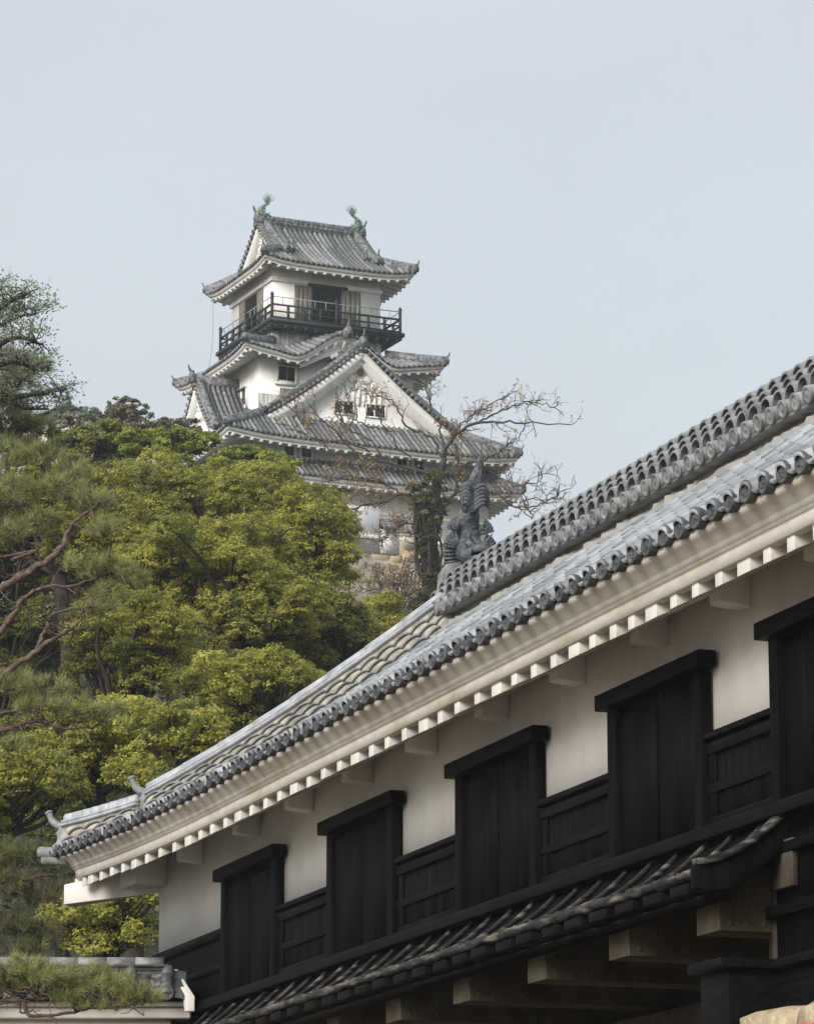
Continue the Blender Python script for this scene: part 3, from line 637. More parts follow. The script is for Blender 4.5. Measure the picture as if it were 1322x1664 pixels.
for row in range(9):
    hh = r.uniform(.42, .6); u = 13.2
    while u < 28.1:
        wd = r.uniform(.6, 1.25); cells.append((gpt(u+wd/2, .30+.09*row+r.uniform(-.08, .08), z-hh/2+(r.uniform(-.04, .10) if row == 0 else 0)), (wd*1.04, 1.1, hh*1.08), UV_, NV)); u += wd
    z -= hh
sw = thing('stone_wall', 'sandy stone base wall under the black gatehouse wall at lower right', 'stone wall', gpt(20.5, .9, -1.6))
o = stone_heap('stones', M['stone_sand'], None, cells, 5)
o.parent = sw; o.location = -sw.location
bp = at(1318, 1668, 17.); ban = thing('banner', 'bright red cloth banner at the lower right corner in front of the stones', 'banner', (bp[0]+.1, bp[1], -1.6))
b = MB(); H_ = bp[2]+1.6
n = 12; xx = np.linspace(-.163, .30, n); wav = .012*np.sin(np.linspace(0, 7, n))
for s_ in (0, 1):
    b.grid(np.stack([np.stack([xx, wav+.008*s_, np.full(n, z_)], -1) for z_ in (H_-1.4, H_-.7, H_-.01)]), flip=bool(s_))
b.build('cloth', M['red'], ban, smooth=True)
b = MB(); b.tube([(.33, .02, 0), (.33, .02, H_+.06)], .012, 8); b.build('pole', M['grey_pipe'], ban)
b = MB(); b.tube([(-.17, .012, H_+.006), (.36, .012, H_+.006)], .010, 8); b.build('crossbar', M['red'], ban)

# ------------------------------------------------------------------ tiled wall at lower left
WY = 46.3
tw = thing('tiled_wall', 'low plaster wall capped with grey roof tiles at the lower left, behind pine sprays', 'wall', (-2.66, WY, -1.8), R(-179.0))
def TW(): return MB((0, 0, -1.6))                         # local x runs left along the wall, y towards the camera
b = TW(); b.box(-.02+.25, 14, -.22, .22, 3.2, 4.78); b.build('plaster_wall', M['plaster'], tw)
b = TW(); b.box(-.02, 14, -.34, .34, 4.66, 4.80); b.box(0, 14, -.42, .42, 4.80, 4.86); b.build('cornice', M['plaster_fascia'], tw, bevel=.02)
b = TW()
for sg in (1, -1):
    def Pw(t, s, sg=sg):
        t = np.asarray(t, float); s = np.asarray(s, float); return np.stack([t, sg*(.56-.50*s), 4.90+.36*s], -1)
    tile_side(b, Pw, .05, 14, .45, lambda t: 0*t+1, prof_barrel(.45, .078, 9, .04, .02), 3, nrm(np.array([0, .6*sg, 1])), .02, .04)
rw = b.build('roof', M['tile_dark'], tw, smooth=True)
b = TW(); end_row(b, Pw if False else (lambda t, s: np.stack([np.asarray(t, float), 0*np.asarray(t)+.56, 0*np.asarray(t)+4.90], -1)), .05, 14, .45, (0, 1, 0), 1); b.build('eave_tile_row', M['tile_end'], rw)
b = TW(); b.box(.27, 14, -.16, .16, 5.18, 5.25); b.box(.26, 14, -.13, .13, 5.255, 5.30); b.box(.27, 14, -.15, .15, 5.305, 5.34)
for j in range(1, 40):
    b.tube([(j*.35-.02, 0, 5.36), (j*.35+.335, 0, 5.36)], .085, 12)
b.build('ridge', M['tile_ridge'], tw, smooth=False)
b = TW()
b.prism([(.16, .0, 5.30), (-.08, .62, 4.90), (-.08, .62, 4.72), (-.05, .54, 4.72), (-.03, .50, 4.86), (.16, 0, 5.14)], (.10, 0, 0)); b.build('verge_board', M['plaster_rafter'], tw, bevel=.01)
cells = []; z = 3.25; rr = np.random.default_rng(12)
for row in range(9):
    x = -.1
    while x < 14: 
        wd = rr.uniform(.5, 1.1); cells.append(((x+wd/2, .1+.06*row, z-.25+1.6), (wd*1.05, .9, .56), np.array([1., 0, 0]), np.array([0, 1., 0]))); x += wd
    z -= .52
stone_heap('stone_base', M['stone'], tw, cells, 8)

# ------------------------------------------------------------------ castle keep
KO = np.array([-5.392, 200.05, 36.0]); KA = R(24.3)
keep = thing('castle_keep', 'white castle keep of stacked tiled roofs with black balcony on the hilltop', 'castle keep', KO, KA)
def KB(): return MB((0, 0, 36.0))
def kbox(name, m, *boxes, parent=None, bevel=0):
    b = KB()
    for q in boxes: b.box(*q)
    return b.build(name, m, parent or keep, False, bevel)
KP = prof_barrel(.30, .085, 7, .03, .03); KP_ref[0] = KP
def box_path(b, path, wd, h0, h1):
    b.sweep(path, [(-wd, h0), (wd, h0), (wd, h1), (-wd, h1)])
def eave_parts(edge, wall_pt, par, fasc=(.10, .34), rstep=.52):
    """edge: list of (P(t,0) polyline, outward, along) ; white fascia, soffit and rafters under one eave line"""
def roof_edges(par, sides, wallrect, drop=.30, rw=.17):
    fb, sb, rb = KB(), KB(), KB()
    x0, x1, y0, y1 = wallrect
    for (fn, t0, t1, out) in sides:
        out = np.asarray(out, float); n = 60; ts = np.linspace(t0, t1, n)
        p = fn(ts, 0*ts); L_ = np.abs(ts-(t0+t1)/2)/((t1-t0)/2)
        def ins(d):
            q = p.copy()-out*d; sl = 1-d/((t1-t0)/2); al = np.array([-out[1], out[0], 0])
            c = (p[0]+p[-1])/2; tt = (q-c)@al; q = q-np.outer(tt, al)*(1-sl); return q
        A, B, C_, D_ = ins(.07), ins(.09), ins(.17), ins(.19)
        fb.grid(np.stack([A+[0, 0, -.05], B+[0, 0, -.05-drop*.55], C_+[0, 0, -.055-drop*.55], D_+[0, 0, -.05-drop]]))
        # soffit to the wall
        wq = np.clip(p, (x0, y0, -99), (x1, y1, 999)); wz = np.max(p[:, 2]*0+np.median(p[:, 2]))+.18
        W_ = wq.copy(); W_[:, 2] = wz
        sb.grid(np.stack([D_+[0, 0, -.05-drop*.8], W_]))
        nr = int((t1-t0-.5)/.52)
        for j in range(nr):
            f = (j+.5)/nr; i = f*(n-1); a0 = int(i); fr = i-a0
            e = D_[a0]*(1-fr)+D_[min(a0+1, n-1)]*fr; e = e+[0, 0, -.05-drop]
            al = np.array([-out[1], out[0], 0])*rw/2
            wpt = e.copy(); k_ = 0 if abs(out[0]) > .5 else 1
            wpt[k_] = {(-1, 0): x0, (1, 0): x1, (-1, 1): y0, (1, 1): y1}[(int(np.sign(out[k_])), k_)]; wpt[2] = wz-.10
            inside = x0-.05 <= wpt[0] <= x1+.05 and y0-.05 <= wpt[1] <= y1+.05
            if not inside:                                # jack rafter to the hip line
                d_ = max(abs(np.clip(wpt[0], x0, x1)-wpt[0]), abs(np.clip(wpt[1], y0, y1)-wpt[1]))
                wpt = wpt+out*d_; wpt[2] = e[2]+(wz-.1-e[2])*max(.1, 1-d_/1.5)
            hz = np.array([0, 0, .17])
            rb.hexa([wpt-al-hz*.8, wpt+al-hz*.8, e+al-hz*.8, e-al-hz*.8, wpt-al, wpt+al, e+al+hz*.4, e-al+hz*.4])
    fb.build('eave_fascia', M['keep_plaster'], par, smooth=False); sb.build('soffit', M['keep_plaster'], par); rb.build('rafter_row', M['keep_plaster'], par)
def k_oni(b, p, d, s):
    d = nrm(np.array([d[0], d[1], 0.])); sdv = np.array([-d[1], d[0], 0]); zv = np.array([0, 0, 1.])
    b.prism([p+sdv*x*s+zv*z*s for x, z in ((-.3, -.15), (-.22, .3), (-.08, .5), (0, .56), (.08, .5), (.22, .3), (.3, -.15))], d*.2*s)
    b.lathe(p+zv*.12*s+d*.2*s, d, [(.16*s, 0), (.10*s, .1*s), (0, .11*s)], 8)
    pth = bez([p+zv*.4*s, p+zv*.55*s+d*.22*s, p+zv*.85*s+d*.34*s], 8); b.tube(pth, np.linspace(.1*s, .05*s, len(pth)), 6)
def hip_line(fnP, t_of_s, s0, s1, lst, hz=.34, wd=.16):
    b = KB(); lst.append(b)
    ss = np.linspace(s0, s1, 12); p = np.array([fnP(np.array([t_of_s(s)]), np.array([s]))[0] for s in ss])
    box_path(b, p, wd, -.1, hz); b.tube(p+np.array([0, 0, hz]), .11, 7)
    d = p[0]-p[-1]; k_oni(b, p[0]+np.array([0, 0, .12]), d, .62)
    return p
def ring_roof(name, Ho, ze, Hi, zi, lft, wallrect, bump=None, drop=.30):
    root_b = KB(); sides = []; hl = []
    for k, out in enumerate([(0, -1, 0), (1, 0, 0), (0, 1, 0), (-1, 0, 0)]):
        Lo, Li = (Ho[0], Hi[0]) if k % 2 == 0 else (Ho[1], Hi[1])
        So, Si = (Ho[1], Hi[1]) if k % 2 == 0 else (Ho[0], Hi[0])
        def P(t, s, out=out, Lo=Lo, Li=Li, So=So, Si=Si, k=k):
            t = np.asarray(t, float); s = np.asarray(s, float)
            d = So+(Si-So)*s; L_ = Lo+(Li-Lo)*s
            z = ze+(zi-ze)*(.75*s+.25*s*s)+lft*np.clip(np.abs(t)/L_, 0, 1.03)**4.5*(1-s)
            if bump and k == 0: z = z+bump(t)*(1-.35*s)
            o = np.array(out, float)
            al = np.array([-out[1], out[0], 0.]); return t[..., None]*al+d[..., None]*o+z[..., None]*np.array([0, 0, 1.])
        tile_side(root_b, P, -Lo, Lo, .30, lambda t, Lo=Lo, Li=Li: (Lo-np.abs(t))/(Lo-Li), KP, 7, nrm(np.array(out)*.5+np.array([0, 0, 1])), .012, .10)
        sides.append((P, -Lo, Lo, out))
        hip_line(P, lambda s, Lo=Lo, Li=Li: Lo+(Li-Lo)*s, 0.0, 1, hl)
    ro = root_b.build(name, M['keep_tile'], keep, smooth=False)
    for q in hl: q.build('hip_ridge', M['keep_ridge'], ro)
    roof_edges(ro, sides, wallrect, drop); return ro, sides
def gable_front(par, pfun, base_z, hw, apex_z, curve, inset, thick, windows, orn):
    """gable face: pfun(q, z, d) -> point; q across, d outward; barge boards, wall, ornament"""
    f = np.linspace(0, 1, 16)
    zz = lambda f_: base_z+(apex_z-base_z)*(curve*f_+(1-curve)*f_*f_)
    b = KB()
    for sg in (1, -1):
        o_ = np.array([pfun(sg*hw*(1-a)*1.0, zz(a)-.02, 0) for a in f]); i_ = np.array([pfun(sg*(hw*(1-a)-thick*.25), zz(a)-thick, 0) for a in f])
        m_ = np.array([pfun(sg*(hw*(1-a)-thick*.14), zz(a)-thick*.55, .05) for a in f]); m0 = np.array([pfun(sg*(hw*(1-a)), zz(a)-.02, .05) for a in f])
        m2 = np.array([pfun(sg*(hw*(1-a)-thick*.16), zz(a)-thick*.57, 0) for a in f]); bk = np.array([pfun(sg*(hw*(1-a)-thick*.25), zz(a)-thick, -inset) for a in f])
        b.grid(np.stack([np.array([pfun(sg*hw*(1-a), zz(a)-.02, -inset) for a in f]), m0, m_, m2, i_, bk]))
    b.build('barge_board', M['keep_plaster'], par)
    b = KB(); ring = [pfun(-hw*(1-a), zz(a)-.05, -inset) for a in f]+[pfun(hw*(1-a), zz(a)-.05, -inset) for a in f[::-1]][1:]
    b.prism(ring, pfun(0, 0, -inset-.1)-pfun(0, 0, -inset)); gw = b.build('gable_wall', M['keep_plaster'], par)
    for (q0, q1, z0, z1) in windows:
        b = KB(); b.hexa([pfun(q, z, d) for z in (z0, z1) for q, d in ((q0, -inset-.02), (q1, -inset-.02), (q1, -inset+.035), (q0, -inset+.035))])
        wn = b.build('gable_window', M['dark'], par)
        b = KB()
        for q in (q0-.06, q1): b.hexa([pfun(x, z, d) for z in (z0-.06, z1+.06) for x, d in ((q, -inset), (q+.06, -inset), (q+.06, -inset+.07), (q, -inset+.07))])
        b.hexa([pfun(x, z, d) for z in (z0-.07, z0) for x, d in ((q0, -inset), (q1, -inset), (q1, -inset+.07), (q0, -inset+.07))])
        b.hexa([pfun(x, z, d) for z in (z1, z1+.06) for x, d in ((q0, -inset), (q1, -inset), (q1, -inset+.09), (q0, -inset+.09))])
        b.hexa([pfun(x, z, d) for z in (z0, z1*.55+z0*.45) for x, d in ((q0*.6+q1*.4, -inset+.02), (q0*.52+q1*.48, -inset+.02), (q0*.52+q1*.48, -inset+.06), (q0*.6+q1*.4, -inset+.06))])
        b.build('window_frame', M['keep_plaster'], wn)
    if orn:
        s = orn; zt = apex_z-thick*1.15; b = KB()
        for q, z, r_ in ((0, -.35, .22), (-.38, -.62, .17), (.38, -.62, .17), (-.75, -.86, .14), (.75, -.86, .14), (-1.05, -1.02, .1), (1.05, -1.02, .1), (0, -.78, .2), (-.2, -1.0, .12), (.2, -1.0, .12)):
            b.lathe(pfun(q*s, zt+z*s, -inset), pfun(0, 0, 1)-pfun(0, 0, 0), [(r_*1.25*s, 0), (r_*1.2*s, .08), (r_*.7*s, .12), (0, .13)], 10)
        b.build('gable_ornament', M['keep_plaster'], par)
        b = KB(); b.lathe(pfun(0, zt-.34*s, -inset), pfun(0, 0, 1)-pfun(0, 0, 0), [(.17*s, .1), (.17*s, .17), (.07*s, .2), (0, .21)], 10); b.build('boss', M['keep_wood'], par)
        b = KB()
        for j in range(9):
            q = (j-4)*.27*s; b.hexa([pfun(x, z, d) for z in (zt-1.9*s, zt-(.95+.06*abs(j-4))*s) for x, d in ((q-.06*s, -inset), (q+.06*s, -inset), (q+.06*s, -inset+.06), (q-.06*s, -inset+.06))])
        b.build('gable_lattice', M['keep_plaster'], par)
def irimoya(name, along_y, Hp, Hq, ze, zr, Gp, Gq, lft, wallrect, ov, wins, orn, drop=.3, thick=.5):
    """hip-and-gable roof, ridge along p; Gp gable plane, Gq half width of the gable base"""
    def mp(p, q, z):
        p, q, z = np.broadcast_arrays(np.asarray(p, float), np.asarray(q, float), np.asarray(z, float))
        return np.stack([-q, p, z] if along_y else [p, q, z], -1)
    sg_ = 1-Gq/Hq
    zf = lambda s: ze+(zr-ze)*(.72*s+.28*s*s)
    b = KB(); hl = []; sides = []
    for sg in (1, -1):
        def Pm(t, s, sg=sg):
            t = np.asarray(t, float); s = np.asarray(s, float); L_ = np.where(s < sg_, Hp-(Hp-Gp)*s/sg_, Gp+ov)
            return mp(t*-sg, sg*Hq*(1-s), zf(s)+lft*np.clip(np.abs(t)/L_, 0, 1.03)**4.5*np.clip(1-s/sg_, 0, 1))
        tile_side(b, Pm, -Hp, Hp, .30, lambda t: np.where(np.abs(t) <= Gp+ov, 1, sg_*(Hp-np.abs(t))/(Hp-Gp)), KP, 12, nrm(mp(0, sg*.6, 1)), .012, .10)
        sides.append((Pm, -Hp, Hp, tuple(mp(0, sg, 0))))
        def Pe(t, s, sg=sg):
            t = np.asarray(t, float); s = np.asarray(s, float)
            return mp(sg*(Hp-(Hp-Gp)*s/sg_), sg*t, zf(s)+lft*np.clip(np.abs(t)/(Hq*(1-s)), 0, 1.03)**4.5*np.clip(1-s/sg_, 0, 1))
        tile_side(b, Pe, -Hq, Hq, .30, lambda t: np.where(np.abs(t) <= Gq, sg_*.999, 1-np.abs(t)/Hq), KP, 12, nrm(mp(sg*.6, 0, 1)), .012, .10)
        sides.append((Pe, -Hq, Hq, tuple(mp(sg, 0, 0))))
        hip_line(Pe, lambda s: Hq*(1-s), 0, sg_, hl); hip_line(Pe, lambda s: -Hq*(1-s), 0, sg_, hl)
        for s2 in (1, -1):                                # descending ridges by the gable edge
            hb = KB(); hl.append(hb); ss = np.linspace(sg_*.75, 1, 14); p = mp(np.full(14, s2*(Gp-.25)), sg*Hq*(1-ss), zf(ss))
            box_path(hb, p, .17, -.1, .36); hb.tube(p+np.array([0, 0, .36]), .12, 7)
            p2 = mp(np.full(14, s2*(Gp-.75)), sg*Hq*(1-ss), zf(ss)); box_path(hb, p2[2:], .10, -.1, .20)
            k_oni(hb, p[0]+np.array([0, 0, .25]), mp(0, sg, 0), .8); k_oni(hb, p2[2]+np.array([0, 0, .15]), mp(0, sg, 0), .62)
            for j in range(int((1-sg_)*Hq*1.25/.30)):      # verge tiles
                s = sg_+(1-sg_)*(j+.5)/int((1-sg_)*Hq*1.25/.30); c = mp(s2*(Gp+ov), sg*Hq*(1-s), zf(s)+.05)
                hb.tube([c-mp(s2*.75, 0, 0), c+mp(s2*.10, 0, -.03)], .10, 7)
    ro = b.build(name, M['keep_tile'], keep, smooth=False)
    zt = zr+.02
    hb = KB()
    for x in (Gp+ov, -Gp-ov): k_oni(hb, mp(x-.15*np.sign(x), 0, zt+.15), mp(np.sign(x), 0, 0), 1.0)
    hb.build('ridge_end_tile', M['keep_ridge'], ro)
    for q in hl: q.build('hip_ridge', M['keep_ridge'], ro)
    b = KB(); L_ = Gp+ov-.05
    pth = mp(np.linspace(-L_, L_, 9), 0, zt); b.sweep(pth, [(-.30, -.3), (.30, -.3), (.26, .38), (-.26, .38)])
    b.build('main_ridge', M['keep_ridge'], ro)
    b = KB()
    for s_ in (1, -1):
        for r_ in range(2):
            for j in range(int(2*L_/.30)):
                c = mp(-L_+(j+.5*(r_ % 2)+.3)*.30, s_*(.30-.04*r_), zt+.1+.2*r_); b.lathe(c, mp(0, s_, -.1), [(.11, -.1), (.11, .06), (.07, .05), (0, .05)], 7)
    b.tube(mp(np.linspace(-L_, L_, 5), 0, zt+.42), .12, 8); b.build('ridge_tiles', M['keep_ridge'], ro)
    for s2 in (1, -1):
        gable_front(ro, lambda q, z, d, s2=s2: mp(s2*(Gp+ov-.12+d), s2*q, z), zf(sg_)-.12, Gq*1.0, zr-.05, .8, ov-.12+.15, thick, wins if s2 < 0 or not along_y else [], orn)
    roof_edges(ro, sides, wallrect, drop)
    return ro, zf, sg_
# storeys
wr0 = (-7.0, 7.3, -7.5, 7.5); wr2 = (-7.0, 7.1, -7.5, 7.5); wr3 = (-4.55, 4.55, -3.84, 3.84); wr4 = (-3.45, 2.95, -3.0, 3.0)
s1 = kbox('first_storey', M['keep_plaster'], (wr0[0], wr0[1], wr0[2], wr0[3], 43.6, 47.2))
kbox('wall_ledge', M['keep_plaster'], (wr0[0]-.14, wr0[1]+.14, wr0[2]-.14, wr0[3]+.14, 44.0, 44.25), (wr0[0]-.08, wr0[1]+.08, wr0[2]-.08, wr0[3]+.08, 45.35, 45.5), parent=s1, bevel=.03)
s2_ = kbox('second_storey', M['keep_plaster'], (wr2[0], wr2[1], wr2[2], wr2[3], 47.2, 49.0))
s3_ = kbox('third_storey', M['keep_plaster'], (wr3[0], wr3[1], wr3[2], wr3[3], 49.0, 54.95))
s4_ = kbox('top_storey', M['keep_plaster'], (wr4[0], wr4[1], wr4[2], wr4[3], 55.4, 60.35))
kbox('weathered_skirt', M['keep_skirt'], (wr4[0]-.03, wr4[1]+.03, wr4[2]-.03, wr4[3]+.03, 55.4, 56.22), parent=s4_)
kbox('wall_band', M['keep_plaster'], (wr4[0]-.08, -1.35, wr4[2]-.10, wr4[3], 58.98, 59.22), (.85, wr4[1]+.10, wr4[2]-.10, wr4[3], 58.98, 59.22), (wr4[0]-.10, wr4[0], wr4[2]-.1, wr4[3]+.1, 58.98, 59.22), parent=s4_, bevel=.02)
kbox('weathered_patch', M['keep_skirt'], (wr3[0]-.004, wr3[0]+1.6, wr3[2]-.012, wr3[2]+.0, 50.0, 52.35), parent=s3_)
# roofs
r1, _ = ring_roof('first_roof', (8.7, 8.95), 46.75, (7.1, 7.5), 47.95, .28, wr0)
r2, zf2, sg2 = irimoya('second_roof', True, 9.13, 8.43, 48.62, 54.45, 7.05, 5.45, .34, wr2, .40, [(-1.42, -.36, 50.85, 51.5), (.42, 1.48, 50.85, 51.5)], 1.15, .3, .75)
def kara(t): 
    a = np.abs(t)/3.0; return np.where(a < 1, 1.36*(.5+.5*np.cos(math.pi*np.clip(a, 0, 1)))**1.05, 0)-.14*np.exp(-((a-1.02)/.28)**2)
r3, sd3 = ring_roof('third_roof', (5.92, 5.18), 54.42, (3.3, 2.9), 55.5, .36, wr3, kara)
r4, zf4, sg4 = irimoya('top_roof', False, 4.50, 4.32, 59.80, 63.12, 2.95, 2.75, .30, wr4, .28, [], .55, .3, .42)
# curved gable front under the cusped eave
b = KB(); tt = np.linspace(-2.5, 2.5, 30); yy = -4.6
top = np.stack([tt, np.full(30, yy), 54.42+kara(tt)-.42], -1); bot = top.copy(); bot[:, 2] = np.minimum(top[:, 2]-.02, 54.42+kara(tt*1.02)*.72-.62)
b.grid(np.stack([bot, top])); b.grid(np.stack([top, top+[0, .2, 0]])); b.grid(np.stack([bot+[0, .2, 0], bot]))
for q, z, r_ in ((0, .45, .16), (-.3, .3, .14), (.3, .3, .14), (-.58, .16, .1), (.58, .16, .1)): b.lathe((q, yy-.0, 54.42+z), (0, -1, 0), [(r_*1.3, 0), (r_*1.2, .09), (0, .13)], 9)
b.build('cusped_board', M['keep_plaster'], r3)
b = KB(); k_oni(b, np.array([0, -5.25, 54.42+1.28]), (0, -1), 1.05); b.tube([(0, -5.3, 55.85), (0, -3.1, 56.3)], .16, 8); b.build('crest_tile', M['keep_ridge'], r3)
# small gable on the left slope
gx, gy, ghw, gz0, gz1 = -7.15, -.9, 2.75, 50.15, 53.35
b = KB(); hb = KB()
gzf = lambda s: gz0+(gz1-gz0)*(.75*s+.25*s*s)
for sg in (1, -1):
    def Pg_(t, s, sg=sg):
        t = np.asarray(t, float); s = np.asarray(s, float); return np.stack([t, gy+sg*ghw*(1-s), gzf(s)], -1)
    tile_side(b, Pg_, gx, -3.6, .30, lambda t: 0*t+1, KP, 9, nrm(np.array([0, sg*.9, 1])), .012, .08)
    ss = np.linspace(0, 1, 12); p = Pg_(np.full(12, gx+.28), ss); box_path(hb, p, .17, -.1, .3); hb.tube(p+np.array([0, 0, .3]), .12, 7); k_oni(hb, p[0]+np.array([0, 0, .15]), (0, sg), .7)
    for j in range(12):
        c = Pg_(np.array([gx]), np.array([(j+.5)/12]))[0]+np.array([0, 0, .05]); hb.tube([c+np.array([.7, 0, 0]), c+np.array([-.1, 0, -.03])], .10, 7)
lg = b.build('side_gable', M['keep_tile'], keep)
hb.sweep([(gx-.05, gy, gz1), (-3.8, gy, gz1)], [(-.2, -.2), (.2, -.2), (.18, .35), (-.18, .35)]); hb.tube([(gx-.05, gy, gz1+.36), (-3.8, gy, gz1+.36)], .12, 7)
k_oni(hb, np.array([gx, gy, gz1+.15]), (-1, 0), .95); hb.build('gable_ridge', M['keep_ridge'], lg)
gable_front(lg, lambda q, z, d: np.array([gx+.12-d, gy-q, z]), gz0-.1, ghw, gz1-.05, .8, .32, .48, [], .85)
# fishes, balcony, windows
for x_, rz in ((-2.85, 0), (2.85, math.pi)):
    fish('ridge_fish', M['bronze'], r4, (x_, 0, 63.50-36), rz, 1.08, 7, .34, 1.45)
E = 3.87
bal = kbox('balcony_floor', M['keep_black'], (-E-.12, E+.12, -E-.12, E+.12, 56.42, 56.62), (-E, E, -E, E, 56.24, 56.42))
b = KB()
for x_ in np.arange(-3.6, 3.7, .6):
    b.box(x_-.08, x_+.08, -E-.05, -2.9, 56.12, 56.24); b.box(-E-.05, -3.3, x_-.08, x_+.08, 56.12, 56.24)
b.build('joist_row', M['keep_black'], bal)
def rail_side(p0, p1):
    p0, p1 = np.array(p0, float), np.array(p1, float); b = KB()
    for z, h in ((57.42, .09), (57.05, .06), (56.72, .06)):
        b.sweep([p0+[0, 0, z], p1+[0, 0, z]], [(-.05, -h/2), (.05, -h/2), (.05, h/2), (-.05, h/2)])
    b.build('rail', M['keep_black'], bal)
    for j in range(1, 8):
        if j in (0, 4): continue
        q = p0+(p1-p0)*j/8; b = KB(); b.box(q[0]-.06, q[0]+.06, q[1]-.06, q[1]+.06, 56.62, 57.40); b.build('baluster', M['keep_black'], bal)
    b = KB()
    for j in range(0, 13):
        q = p0+(p1-p0)*j/12; b.tube([q+[0, 0, 57.4], q+[0, 0, 57.85]], .022, 5)
    b.tube([p0+[0, 0, 57.86], p1+[0, 0, 57.86]], .026, 6); b.build('safety_rail', M['grey_pipe'], bal)
    q = (p0+p1)/2
    post(q)
def post(q):
    b = KB(); b.tube([(q[0], q[1], 56.6), (q[0], q[1], 57.75)], .085, 8)
    b.lathe((q[0], q[1], 57.75), (0, 0, 1), [(.10, 0), (.10, .05), (.06, .08), (.10, .18), (.105, .24), (.05, .34), (0, .40)], 9); b.build('balcony_post', M['keep_black'], bal)
C4 = [(-E+.08, -E+.08, 0), (E-.08, -E+.08, 0), (E-.08, E-.08, 0), (-E+.08, E-.08, 0)]
for i in range(4): rail_side(C4[i], C4[(i+1) % 4]); post(C4[i])
yf = wr4[2]
op = kbox('balcony_doorway', M['dark'], (-2.15, 1.75, yf-.02, yf+.1, 56.62, 58.92), parent=s4_)
kbox('door_frame', M['keep_black'], (-1.40, .95, yf-.14, yf-.02, 58.92, 59.08), (-1.12, -1.02, yf-.06, yf-.02, 56.62, 58.92), (.50, .60, yf-.06, yf-.02, 56.62, 58.92), parent=op)
for a0, a1 in ((-2.15, -1.12), (.60, 1.75)):
    kbox('door_panel', M['keep_wood'], *[(a0+(a1-a0)*j/4+.01, a0+(a1-a0)*(j+1)/4-.01, yf-.08-.006*(j % 2), yf-.021, 56.64, 58.90) for j in range(4)], parent=op)
xf = wr4[0]
op = kbox('balcony_doorway', M['dark'], (xf-.02, xf+.1, -1.7, 1.7, 56.62, 58.92), parent=s4_)
for a0, a1 in ((-1.7, -.9), (.9, 1.7)):
    kbox('door_panel', M['keep_wood'], *[(xf-.08, xf-.021, a0+(a1-a0)*j/3+.01, a0+(a1-a0)*(j+1)/3-.01, 56.64, 58.90) for j in range(3)], parent=op)
def kwin(par, face, c, z0, z1, hw, panel=None):
    k_ = 'window'
    def bx(a0, a1, d0, d1, z0, z1):
        return (a0, a1, face[1]-d1, face[1]-d0, z0, z1) if face[0] == 'y' else (face[1]-d1, face[1]-d0, a0, a1, z0, z1)
    wn = kbox(k_, M['dark'], bx(c-hw, c+hw, -.05, .02, z0, z1), parent=par)
    kbox('window_frame', M['keep_plaster'], bx(c-hw-.14, c-hw, -.0, .12, z0-.1, z1+.1), bx(c+hw, c+hw+.14, -.0, .12, z0-.1, z1+.1), bx(c-hw-.2, c+hw+.2, 0., .13, z0-.22, z0-.1), bx(c-hw, c+hw, 0, .10, z0-.1, z0), parent=wn)
    kbox('window_hood', M['keep_wood'], bx(c-hw-.05, c+hw+.45, .0, .22, z1+.1, z1+.17), parent=wn)
    kbox('mullion', M['keep_wood'], bx(c+.0, c+.06, .0, .06, z0, z1), bx(c-hw, c+hw, .0, .05, z0, z0+.06), parent=wn)
    if panel: kbox('wall_panel', M['keep_wood'], bx(c-hw*.75, c+hw*.75, -.0, .05, panel[0], panel[1]), parent=wn)
kwin(s3_, ('y', wr3[2]), -2.95, 53.15, 53.95, .48, (52.15, 52.75))
kwin(s3_, ('y', wr3[2]), 2.75, 53.15, 53.95, .45)
kwin(s3_, ('x', wr3[0]), 1.0, 53.0, 53.9, .45); kwin(s3_, ('x', wr3[0]), -1.9, 52.1, 52.9, .3)
for c in (-4.3, -3.3, 2.2, 3.2): kwin(s2_, ('y', wr2[2]), c, 48.05, 48.65, .28)
for c in (-4.6, -1.6, 3.6): kwin(s1, ('y', wr0[2]), c, 45.75, 46.3, .3)
# stone base of the keep
b = KB(); rows = []
for z, e in ((44.05, .22), (42.5, .75), (41, 1.3), (39.5, 1.9), (38, 2.6), (36.3, 3.5), (33, 5.5)):
    x0, x1, y0, y1 = wr0[0]-e, wr0[1]+e, wr0[2]-e, wr0[3]+e; n = 40
    f = np.linspace(0, 1, n, endpoint=False)
    pr = np.concatenate([np.stack([x0+(x1-x0)*f, 0*f+y0], -1), np.stack([0*f+x1, y0+(y1-y0)*f], -1), np.stack([x1-(x1-x0)*f, 0*f+y1], -1), np.stack([0*f+x0, y1-(y1-y0)*f], -1)])
    rows.append(np.concatenate([pr, np.full((len(pr), 1), z)], 1))
b.grid(np.array(rows), closed=True); b.build('stone_core', M['stone'], keep)
cells = []; rr = np.random.default_rng(21); z = 44.0; e = .2
XA, YA = np.array([1., 0, 0]), np.array([0, 1., 0])
while z > 36.2:
    hh = rr.uniform(.5, .85)
    for ax in (0, 1):
        t, tend = (wr0[0]-e, wr0[1]+e) if ax == 0 else (wr0[2]-e, wr0[3]+e)
        while t < tend:
            wd = rr.uniform(.6, 1.5); c = t+wd/2
            p_ = (c, wr0[2]-e+.12+rr.uniform(-.07, .07), z-hh/2-36) if ax == 0 else (wr0[1]+e-.12, c, z-hh/2-36)
            cells.append((p_, (wd*1.03, .7, hh*1.06), XA if ax == 0 else YA, YA if ax == 0 else -XA)); t += wd
    z -= hh; e += hh*.36
stone_heap('stone_base', M['stone'], keep, cells, 22)
